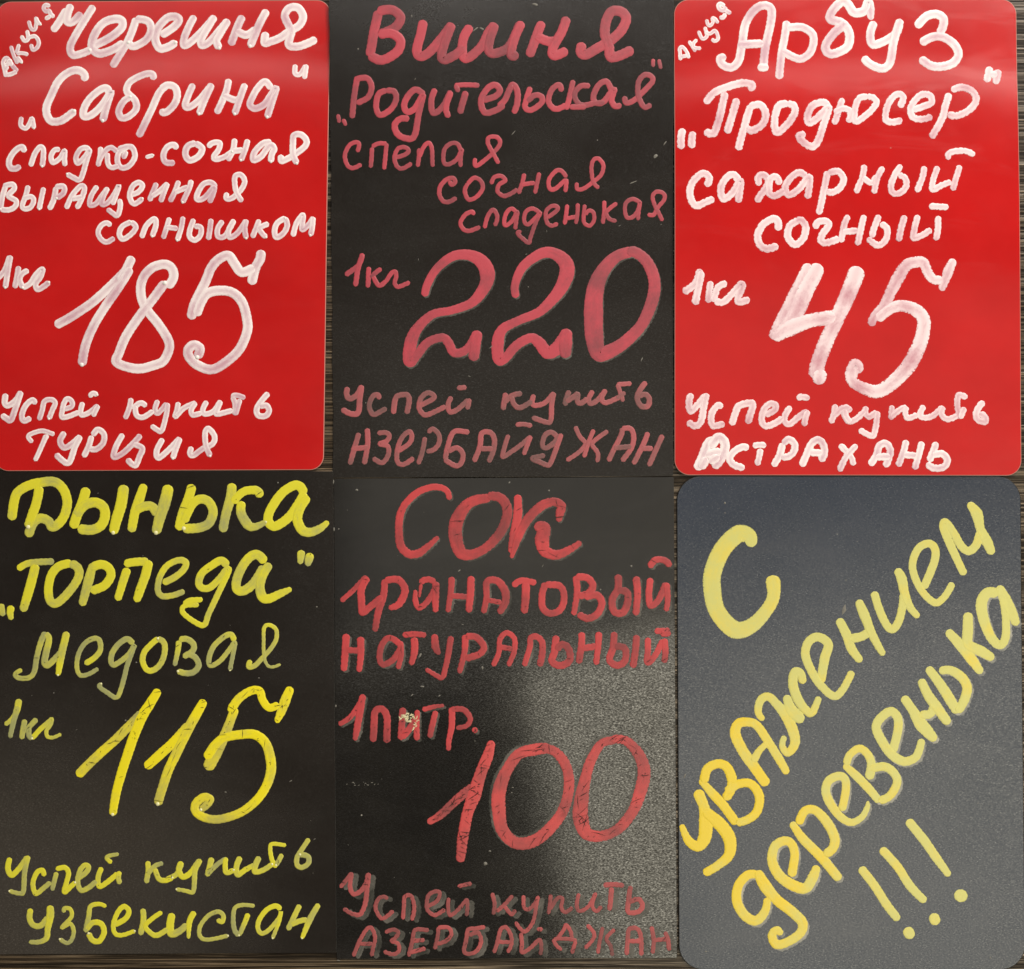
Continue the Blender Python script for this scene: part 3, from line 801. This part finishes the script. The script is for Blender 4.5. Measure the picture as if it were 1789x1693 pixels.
А 64 230,820 290,720 320,630 390,610 430,680 410,760 380,835;290,740 420,740
Н 58 590,580 560,690 510,830;570,720 690,730;745,595 720,700 675,860
Ь 62 890,600 860,690 820,780;860,720 950,710 1000,770 970,840 870,855 800,810
B 4
W word ДЫНЬКА
@0,820
Д 96 128,515 150,350 190,240 300,170 440,135 570,130 660,200 705,320 690,440 640,540 555,600 510,540 430,510 350,560 300,690;415,190 385,350 340,480 300,600
Ы 100 905,205 860,350 800,500 770,600;800,480 880,380 990,345 1080,390 1100,480 1060,580 960,630 830,620;1295,180,110 1270,350,112 1220,520,110 1185,660,90
Н 92 1505,165,80 1460,300,100 1410,450,95 1375,640,90;1430,420 1510,385 1590,390 1640,470;1760,180,110 1720,350,120 1670,500,110 1630,660,95
@290,820
Ь 96 275,170 240,300 180,450 140,620;190,540,90 280,360 370,310 450,340 495,440 450,560 340,610 190,615
К 90 690,160,96 680,280,100 630,460,95 595,640,90;700,340,80 800,240 900,215 960,230 985,280;790,345 785,450,95 850,570,100 920,600,80 1045,548,50
А 94 1440,250 1400,180 1330,170 1220,240 1120,370 1070,480 1080,560 1150,590 1290,490 1400,330 1440,250;1475,290,90 1400,400,100 1370,520,100 1420,630,100 1500,655,90 1600,620,80 1690,548,50
W word Торпеда
@0,820
„ 70 15,1410 35,1520,56;125,1430,76 110,1490,72 125,1560,50
т 70 195,1035 280,985 400,965 560,960,66;375,1000,92 330,1180,98 280,1350,92 245,1470,80
о 88 740,975 620,1010 540,1100 510,1250 530,1370 600,1390 720,1280 810,1150 830,1060 790,1000 740,985
р 90 975,990,80 930,1150,100 890,1300,90 860,1410,76;960,1020 1060,990 1140,1030 1160,1110 1090,1210 960,1265
п 84 1330,1040,90 1280,1190 1230,1355,76;1310,985 1400,965 1540,960;1555,960,92 1520,1100,96 1460,1270,90 1425,1370,74
@290,820
е 86 -20,1180,70 100,1120 190,1040 210,970 140,945 20,1000 -60,1120 -80,1260 -30,1320 80,1310 190,1270,60
д 84 640,1000 580,950 480,1000 380,1080 345,1180 380,1235 460,1230 560,1140 620,1060 660,1040 600,1180 530,1330 450,1500 400,1620 290,1580 180,1490 200,1420 340,1410,50;190,1400,50 260,1370,70 380,1355,50
а 94 1030,960 960,890 880,910 800,1010 740,1150 745,1250 820,1260 920,1180 1020,1020;1080,990,90 1010,1100,96 980,1220,96 1010,1330,100 1080,1345,90 1200,1290,80 1305,1245,46
“ 84 1412,855,88 1405,930 1400,980,50;1508,885,86 1490,940,84 1478,1000,56
W word медовая
@0,1080
м 62 230,535,46 165,580 200,620 300,620 360,560 390,400 430,250 475,150;480,160,60 515,210 490,340,70 470,450 495,490 560,440 640,350;700,150,72 670,270 640,400,80 610,590,52
е 60 895,470 990,410 1050,330 1040,230 980,210 890,260 825,370 805,500 840,590 930,580 1025,525,44
д 62 1390,260 1330,215 1250,260 1180,350 1160,440 1190,485 1270,440 1350,370 1405,280 1380,350 1330,490 1290,650 1225,820 1120,770 1040,710 1060,680,46
о 60 1650,210 1580,270 1510,350 1490,440 1530,530 1600,540 1680,470 1720,350 1710,250 1650,210
@290,1080
в 62 140,240 125,350 95,490,46;150,220 220,215 290,270 280,340 190,400;240,370 310,410 345,490 290,560 200,570 130,550
а 60 715,230 680,170 610,190 510,280 460,380 450,470 490,490 580,430 660,330 720,250 700,380 670,540,46
я 56 880,440 865,505 930,490 1010,410 1090,320 1150,220 1150,120 1080,70 1025,100 1020,230 1025,400 1060,490 1120,505 1195,480,30
W word 1кг
@0,1080
1 60 205,850,72 175,980 120,1060 60,1105,44;190,920,66 150,1060,60 110,1240,46
к 56 265,1060 245,1160 232,1250;385,1050 320,1120 270,1180;305,1140 310,1220 340,1250
г 54 340,1250 420,1160 510,1080 545,1050 530,1110 490,1170 500,1230 560,1240 640,1205,36
W price 115
@0,1080
1 94 820,1630 1000,1450 1200,1270 1370,1100 1480,990;1655,750,84 1560,900,100 1480,1030,110 1410,1200,100 1340,1400,98 1260,1650,94 1210,1850,90 1180,2040,78
@290,1080
1 92 -200,1545 -60,1420,100 100,1270,96 230,1110,80;400,860,84 320,1000,100 220,1180,105 120,1390,100 30,1580,96 -40,1790,94 -80,1930,90
5 92 1300,725,84 1240,870,105 1200,980,90 1155,1080,50;1170,900,76 1080,930 1010,850 980,760 900,750 780,820 700,920 690,970;720,940,92 670,1080,92 600,1250,105 520,1400,130 440,1560,115;430,1450,100 520,1320,100 620,1240,90 780,1210 930,1210 1040,1300 1090,1450,100 1095,1600,100 1040,1760,92 930,1910,90 760,2030,86 550,2090 400,2070 310,2000 320,1920 400,1860,86 470,1880,70 430,1940,80 370,1990,70
W word Успей
@0,1440
У 58 108,350 90,460 130,525 210,450 290,340;298,330,58 265,480 250,690 210,715 105,690,44
с 52 465,530 450,475 390,500 350,610 380,715 460,660 530,600
п 52 595,500 570,600 550,680,46;595,460 680,445 720,500 700,600 680,700 790,600
е 54 800,570 900,500 930,440 890,420 840,480 815,600 850,680 920,660 1010,590
й 54 1065,450 1030,540 1040,640 1120,600 1230,510;1250,490 1240,550 1255,610;1240,305,40 1120,335 1165,395,46
W word купить
к 54 1545,385 1550,480 1530,600;1545,510 1620,430 1700,400,46;1620,460 1660,560 1730,580 1800,550
@290,1440
у 54 10,570 120,510 165,400;165,390,64 140,470 180,540 260,500 350,370,56;360,365,60 310,470 300,600 285,700 220,690 115,670,40
п 54 480,350,64 460,430 435,530;440,510 530,420 630,350,46;625,345 620,430 635,500 710,470
и 52 775,340,62 740,430 750,520 830,470 920,420;975,340,62 940,410 930,490 1020,470 1110,410
т 50 1250,215,40 1110,200 1090,260 1110,370 1150,440;1210,310 1180,370 1150,420
ь 56 1490,150,50 1430,240 1370,340 1370,420 1420,445 1485,400 1480,330 1400,310
W word УЗБЕКИСТАН
@0,1440
У 60 325,880 315,970 350,1040 430,1050 500,970;530,850,72 530,950,80 505,1080,62 490,1180 410,1220 315,1220,46
З 54 670,910,44 680,870 740,880 750,960 650,1070 740,1030 775,1110 750,1200 700,1230 630,1190,44
Б 58 1110,850,40 1040,825 950,850 930,960 900,1110;910,1090 970,1020 1060,1030 1090,1120 1040,1210 970,1200 930,1130
е 58 1200,1040 1310,980 1350,900 1300,850 1240,900 1190,1020 1200,1120 1270,1150 1410,1105,44
к 58 1495,880 1500,990 1470,1140;1690,910,46 1600,970 1520,1050 1570,1120 1640,1150 1750,1090
@290,1440
и 62 70,930,74 50,1030,78 60,1130,80 140,1110 220,1040;300,910,62 250,1010,60 240,1180,36
с 54 540,990,50 590,1010 600,940 540,905 440,950 360,1060 360,1160 440,1195 650,1155,42
т 54 925,845,40 800,835 720,870 705,1000 720,1100 760,1150;860,930,56 820,1030 765,1150,48
а 56 1195,880 1150,845 1060,880 980,980 960,1070 1000,1130 1080,1090 1180,970 1200,900 1180,1010 1115,1180,40
н 56 1395,840 1340,950 1275,1090;1310,1040 1400,1000 1470,990;1590,830,56 1500,990,66 1420,1180,44
B 5
W word СОК
@580,830
С 86 1225,250,60 1205,175 1130,130 1020,130 880,190 760,310 705,450 700,600 720,740 800,820,90 900,815,84 1000,745,70 1105,645,46
О 100 1640,240,90 1500,260 1390,330,120 1300,480,145 1290,650,140 1340,800,130 1450,830,105 1600,760,95 1740,620,105 1820,450,105 1820,330,105 1750,235 1630,215,90
@880,830
К 90 145,215,76 148,400,95 110,600,90 72,800,60;80,860,40 150,650,90 230,490,100 380,330,100 520,280,90 600,320,96 585,400,90 570,480,50;330,540,90 420,550,130 400,680,150 430,790,120 550,830,100 680,780,80 800,700,56
W word гранатовый
@580,830
г 70 100,1310,52 200,1220 300,1120 360,1060,62;370,1070 310,1180,80 310,1320,76 320,1430 400,1370 520,1270
р 70 550,1095 540,1250 490,1400,76 448,1620,62;560,1095 690,1090 762,1200,80 700,1340,76 600,1385,56
а 64 1070,1110 1000,1085 920,1115;870,1200,40 870,1310,60 910,1380,60 1000,1310 1070,1190;1082,1120,76 1080,1280,76 1078,1420,56;930,1140,40 910,1270,24
н 72 1250,1070 1240,1200 1210,1420,56;1240,1255,60 1420,1270,60;1450,1062,74 1442,1250,80 1425,1420,66
а 72 1580,1430,60 1610,1280 1615,1115 1720,1100 1800,1200,84 1805,1320,84 1745,1435,66;1620,1300,54 1760,1325,54
@880,830
т 66 100,1150 180,1100 330,1120;230,1130,86 228,1280,86 212,1430,70
о 72 430,1130 400,1250 410,1390 500,1440 600,1385 630,1260 590,1160 500,1140 440,1140
в 76 750,1060 765,1200 730,1450,60;760,1060 870,1072 930,1150 880,1230 780,1260;850,1270 970,1250 1020,1340 970,1450 870,1490 780,1450
ы 78 1190,1045 1190,1180 1130,1300 1150,1420 1240,1430 1290,1330 1280,1220 1190,1200;1380,1065 1392,1250 1375,1450,70
й 70 1525,1080 1512,1250 1530,1360 1610,1300 1690,1130;1695,1130 1705,1300 1692,1410,56;1520,955 1580,885 1680,890 1730,945
W word натуральный
@580,1090
н 82 150,115 140,300 125,480,70;160,270,66 300,280,66;300,145 302,310 285,490,60
а 66 700,205 640,155 570,155 510,250 500,370 540,420 640,370 710,260;710,185 722,320 690,460,56
т 60 745,112 870,105 975,115;860,150,76 860,280,76 828,420,56
у 68 1070,115 1080,240,84 1120,310,46;1240,135 1220,270 1185,450 1150,555 1080,530 980,470,46
р 72 1390,122 1380,300 1328,505,56;1400,130 1500,135 1580,230 1540,310 1400,360
@880,1090
а 72 -110,430,56 -50,300 -40,160 30,92 110,150 110,280 50,430,56;-30,240,56 90,260,56
л 72 215,430,60 270,250 280,150 340,132 400,190 402,310 375,430
ь 76 545,130 530,280 502,390 600,430 690,370 670,250 600,215 550,265
н 72 810,95 810,220 780,400;820,255 960,230;990,92 980,260 960,415,60
ы 74 1150,92 1140,240 1100,370 1180,430 1262,380 1260,255 1160,230;1382,125 1370,280 1345,445
й 66 1500,150 1500,290 1492,400 1560,350 1660,170;1675,160 1682,300 1670,395;1580,75 1720,68;1640,100 1730,100
W word 1литр
@580,1090
1 62 80,1045,54 190,970 290,830 328,740;325,745,74 290,930,78 262,1100,72 240,1205,46
л 74 430,1215 440,1050 455,905 530,890 575,980 572,1225
и 72 740,880 730,1050 722,1195;735,1180 830,1060 890,960;890,900,50 885,1050 885,1200,66
т 56 950,890 1070,860 1165,848,36;1080,910 1050,1040,66 1020,1175,60
р 72 1250,875 1250,1050 1220,1200 1215,1310,50;1250,885,60 1370,890,60 1440,985,60 1400,1060,50 1300,1080,50
. 60 1485,1100 1492,1108
W price 100
@700,1260
1 100 290,1050,66 430,960,88 600,800,96 750,680,90;950,210,74 900,380,120 830,550,120 770,750,145 700,950,115 650,1200,115 622,1450,90
0 120 1540,275,110 1400,290,125 1230,340,115 1110,500,120 1030,700,145 1020,900,145 1060,1130,130 1200,1260,130 1400,1235,130 1600,1060,120 1720,850,115 1752,600,110 1700,420,105 1600,310,100 1480,270,100
@900,1260
0 110 1040,190,90 900,230,90 800,380,105 740,550,110 690,800,150 680,1000,165 740,1160,135 900,1190,110 1080,1110,110 1230,920,115 1310,700,135 1340,500,135 1270,320,115 1150,200,95 1010,180,85
W word Успей
@580,1440
У 50 90,650 150,580 205,515 190,640 220,720 290,700 360,610 380,520,64;382,510,66 370,640 352,800 300,930 220,930 125,875
с 50 580,770 540,750 480,780 455,870 500,960 550,970 638,900
п 50 742,980 750,850 760,752 820,740 855,820 855,910 832,990
е 50 990,850 1090,800 1125,715 1080,695 1005,740 990,870 1070,940 1175,885
й 48 1215,765 1210,850 1232,940 1320,880 1400,785 1412,850 1402,945;1315,640 1450,612
W word купить
@880,1440
к 50 -119,715 -95,820 -108,930;90,740 20,820 -70,900;10,850 80,930 120,890
у 48 205,740 210,850 260,880 340,800 360,745;355,750 330,900 300,1020 230,1110 170,1080 125,1015
п 48 490,730 480,830 465,925;480,880 560,765 610,775 600,860 640,910 715,865
и 48 780,720 760,840 790,900 880,850 960,712;955,720 920,830 960,900 1015,850
т 62 1045,630 1140,622 1245,632;1122,660 1112,780 1102,885
ь 62 1320,645 1300,780 1295,905 1400,905 1445,840 1400,775 1310,805
W word АЗЕРБАЙДЖАН
@580,1440
А 50 225,1365 290,1210 370,1080 420,1085 450,1180 430,1290 415,1365;290,1240 420,1240
З 50 560,1120 640,1092 695,1125 650,1190 620,1210 690,1240 700,1310 640,1350 545,1320
Е 52 1005,1100 870,1095 840,1210 800,1365;850,1210 960,1200;815,1330 970,1290
Р 50 1110,1070 1100,1180 1072,1290;1110,1070 1210,1072 1245,1140 1190,1210 1100,1240
Б 52 1590,1065 1500,1080 1420,1092 1400,1200 1375,1310 1420,1345 1510,1310 1555,1210 1520,1125 1430,1150
@880,1440
А 50 -100,1330 -60,1200 -30,1090 30,1070 80,1170 72,1270 42,1325;-55,1220 60,1220
Й 50 180,1130 190,1230 190,1330 280,1280 370,1200 392,1280 382,1350;350,1085 400,1088
Д 48 550,1200 620,1100 650,1045 695,1110 710,1200;525,1190 640,1185 755,1205;515,1195 550,1260 600,1300;750,1215 730,1270 710,1335
Ж 48 870,1045 935,1120 930,1190 850,1285;1030,1070 1000,1200 980,1335;1150,1090 1070,1180 1110,1260 1130,1360
А 56 1280,1350 1290,1200 1305,1090 1390,1085 1430,1180 1430,1355;1300,1210 1420,1210
Н 54 1540,1065 1560,1200 1550,1335;1560,1200 1700,1190;1680,1120 1710,1200 1720,1305
B 6
W word С
@1180,830
С 175 795,735,90 765,640,160 650,615,180 490,770,180 390,1000,180 382,1200,180 440,1430,170 620,1610,180 800,1560,150 950,1400,130 1020,1250,130 1008,1070,160
W word уважением
@1180,1350,4.937
у 90 190,160,96 240,280,86 262,400,120 248,560,110 190,630,90 110,580,76 50,450,46;250,330,90 370,430,110 462,560,110 460,700,90 370,790,74 250,862,74
в 80 215,60,56 330,190,80 420,290,80 520,430,76;245,70,80 270,-30,80 350,-78,75 430,-60,80 480,30,85 480,130,80 430,220,80;440,160,80 540,95,75 650,95,75 720,200,80 700,330,75 620,400,72 530,430,68
@1180,1100
а 100 945,1605,105 820,1430,110 700,1260,110 622,1090,110 650,980,100 750,960,90 850,1000,90 960,1160,90 1080,1350,90 1158,1490,76;810,1360,90 870,1260,70 950,1180,60
ж 90 910,935,60 860,860,76 880,740,85 960,695,85 1050,770,90 1150,900,110 1220,1050,110 1240,1180,100 1170,1280,80 1110,1210,66 1130,1110,60;1150,690,76 1200,830,120 1270,900,130 1310,955,80;1325,550,80 1300,460,90 1240,440,90 1220,560,100 1270,720,100 1350,830,90 1420,860,80 1492,705,66
е 90 1510,540,90 1550,300,100 1588,150,95 1480,75,90 1380,130,90 1352,270,90 1430,460 1530,600 1650,690 1740,620 1835,440,76
@1400,1100
н 90 388,-105,86 470,60,100 520,200,95 612,325,76;520,90,100 620,70,90 700,20,90;590,-300,80 645,-170,105 720,20,90 790,160,80 850,258,64
@1489,830
и 84 222,1225 270,1380 340,1540 410,1605 480,1520 520,1350 530,1240;460,985,80 510,1080,105 540,1230 600,1380 680,1475,66
е 86 740,1170 850,900 852,760 780,712 680,770 622,920 650,1070 730,1220 860,1330 960,1260 1038,1130,72
м 76 1160,1030,78 1050,800,85 950,560,90 965,490,80 1050,600 1130,740 1210,790 1290,720 1325,600,90;1210,295,66 1290,400,120 1330,560,90 1400,700,110 1450,815,80
W word деревенька
@1180,1350,4.937
д 84 700,870,70 620,880,80 540,970,80 528,1100,85 590,1220,85 690,1270,85 770,1190,75 790,1080,60;705,850,76 770,970,105 870,1090,90 1010,1200,90 1092,1290,85 1070,1380,80 970,1450,76 870,1475,80 830,1400,75 870,1350,65 908,1385,60
е 84 1000,880,80 1025,700,75 990,600,75 920,588,80 850,640,80 832,760,85 900,890,90 1020,970,95 1120,990,90 1180,900,90 1218,805,66
р 80 1000,430,60 1100,570,80 1250,720,85 1408,910,78;1060,430,75 1110,330,75 1200,320,75 1300,420,85 1370,560,85 1350,650,80 1290,700,80
@1400,1300
е 85 420,680 462,450 440,350 370,332 280,380 250,480 290,600,95 390,740 510,812 620,760 680,660,60 688,590,26
в 86 445,215,66 560,320,90 680,440,90 805,590,80;465,205,80 500,110 600,42,80 690,110,85 725,220 700,350,100;720,250,90 860,232,90 960,300 992,400 920,530 815,590
@1400,1100
е 92 950,1260 1000,1050 1000,920 930,850 830,910 775,1010,95 830,1150 930,1290,100 1060,1370,95 1180,1330 1230,1230 1248,1145,76
н 90 1060,705,90 1150,830,95 1240,980,135 1320,1070,120 1385,1145,80;1240,885,90 1340,870,90 1375,780,80;1240,525,84 1310,670,100 1400,800,110 1525,970,90
ь 92 1315,400,86 1430,550,100 1540,720,110 1620,855,90;1440,430,80 1540,420,90 1660,490,100 1722,600,100 1692,730,100 1625,850,90
@1489,1100
к 100 990,15,84 1120,160,110 1240,310,110 1335,445,78;1200,-165,100 1200,0,110 1200,150,110 1330,220,110 1458,298,86
@1489,830
а 100 1500,1230,110 1400,1230,110 1340,1350,120 1380,1550,110 1450,1700,100 1530,1770,90 1590,1700,90 1595,1500,80 1565,1300,76;1520,1165,86 1590,1300,120 1660,1440,110 1705,1555,80
W mark !!!
@1489,1350,4.937
! 76 478,412,76 600,560,80 720,730,75 828,880,58;932,1052,112 930,1060,112
! 76 250,655,74 380,800,75 500,980,75 620,1102,66;700,1245,88 708,1268,92
! 76 70,820,74 180,960,75 290,1130,75 388,1258,70;478,1368,96 490,1388,90'''
build(TRACES)

# ---------------------------------------------------------------- scuffs, dust and the chipped spot
def flecks(bn, items, name, mat, parent=None):
    bd = BO[bn]; V = []; F = []
    rnd = random.Random(bn * 11)
    for (x, y, a, b, ang) in items:
        k0 = len(V); K = 7
        for k in range(K):
            t = 2 * math.pi * k / K; r = 1 + rnd.uniform(-.3, .3)
            dx, dy = a * math.cos(t) * r, b * math.sin(t) * r
            V.append(bd.loc(x + dx * math.cos(ang) - dy * math.sin(ang), y + dx * math.sin(ang) + dy * math.cos(ang), 0.00001))
        V.append(bd.loc(x, y, 0.00001 + min(a, b) * S * .5))
        for k in range(K): F.append((k0 + k, k0 + (k + 1) % K, k0 + K))
    me = bpy.data.meshes.new(name); me.from_pydata(V, [], F); me.materials.append(mat)
    o = bpy.data.objects.new(name, me); C.objects.link(o); o.parent = bd.e
    o['kind'] = 'stuff'
    return o
def scat(bn, n, seed, manual=()):
    q = BO[bn].q; r = random.Random(seed); out = list(manual)
    for _ in range(n):
        x, y = quad(q, r.uniform(.03, .97), r.uniform(.02, .98)); s = r.choice((.35, .45, .6, .8))
        out.append((x, y, s * r.uniform(1, 3), s * .7, r.uniform(0, 3)))
    return out
flecks(2, scat(2, 14, 3, [(831, 55, 5, 1.6, -.6), (842, 54, 4, 1.4, .5), (720, 32, 1, 2, 0), (1145, 274, 4, 2.4, -.8), (1161, 252, 4, .9, -.9), (897, 234, 5, .8, -.8), (627, 89, 1.6, 1.2, 0), (860, 605, 7, .9, -.7), (1121, 628, 3.5, 1.0, -1.1), (1105, 320, 7, .8, -.4), (639, 704, 1.2, 1, 0), (934, 12, 5, 2, .3)]), 'scuff_marks', M_speck)
flecks(4, scat(4, 20, 4, [(486, 843, 1.5, 1.5, 0), (554, 1060, 1.6, 1.2, 0), (453, 1184, 1.5, 1, 0), (395, 1383, 1.8, 1.3, 0), (508, 1364, 3, .8, -.5), (239, 1157, 1.3, 1.3, 0), (220, 1258, 1.4, 1.4, 0), (583, 841, 1, 4, 0), (584, 924, 1, 3, 0), (95, 1210, 1.2, 1.2, 0)]), 'scuff_marks', M_speck)
flecks(5, scat(5, 26, 5, [(624, 856, 2.4, 1.8, 0), (584, 924, 1.4, 3, 0), (592, 924, 1.3, 1.3, 0), (802, 997, 3, 1, -.6), (959, 857, 1.8, 1.5, 0), (1103, 989, 1.8, 2, 0), (1049, 1030, 1.4, 1.6, 0), (843, 1166, 2, 2.6, 0), (734, 1145, 2, 5, .5), (738, 1199, 4, 1.4, .2), (720, 1214, 2.5, 1, -.8), (768, 1215, 2.5, 1, -.8), (848, 1508, 3.4, 3, .4), (856, 1486, 2, 1.6, 0), (983, 1510, 1.3, 1.3, 0), (896, 1375, 2, .8, 0), (894, 1384, 1.4, 1, 0), (890, 843, 2.4, 1.2, -.5), (587, 1233, 1.2, 2, 0), (592, 1677, 3, 1, .2)]
        + [(618 + 19 * math.sin(k * 1.7) + k * 2, 1367 + 2.5 * math.sin(k * 2.9) + k * .25, 1.3 + .7 * math.sin(k), .5, -.5 + .5 * math.sin(k * 1.1)) for k in range(16)]), 'scuff_marks', M_speck)
flecks(6, scat(6, 22, 6, [(1266, 879, 2, 2, 0), (1266, 896, 1, 1, 0), (1196, 1355, 1.4, 4, .2), (1474, 1065, 3, 8, .3), (1260, 1420, 6, .8, -.3), (1301, 1612, 4, 1, -1.1), (1729, 1672, 1.6, 1.4, 0), (1233, 1661, 1.8, 1.4, 0), (1208, 1400, 1, 3, 0)]), 'scuff_marks', M_speck)
def chip():
    bd = BO[5]; r = random.Random(2); V = []; F = []
    for q in range(46):
        a = r.uniform(0, 6.28); d = r.uniform(0, 1) ** .6
        x, y = 711 + 13 * d * math.cos(a), 1253 + 8 * d * math.sin(a)
        if q > 36: x, y = 725 + r.uniform(-3, 6), 1250 + (q - 36) * 2.6
        L, W_, an = r.uniform(2, 5.5), r.uniform(.6, 1.5), r.uniform(0, 3.14)
        k0 = len(V)
        for dx, dy, dz in ((-L, 0, 0), (0, -W_, .6), (L, 0, 0), (0, W_, .6), (0, 0, 1.6)):
            V.append(bd.loc(x + dx * math.cos(an) - dy * math.sin(an), y + dx * math.sin(an) + dy * math.cos(an), 0.00022 + dz * .0002))
        F += [(k0, k0 + 1, k0 + 4), (k0 + 1, k0 + 2, k0 + 4), (k0 + 2, k0 + 3, k0 + 4), (k0 + 3, k0, k0 + 4)]
    me = bpy.data.meshes.new('torn_surface_chip'); me.from_pydata(V, [], F); me.materials.append(M_chip)
    o = bpy.data.objects.new('torn_surface_chip', me); C.objects.link(o); o.parent = bd.e
    o['label'] = 'cream torn chip on the word for one litre'
chip()
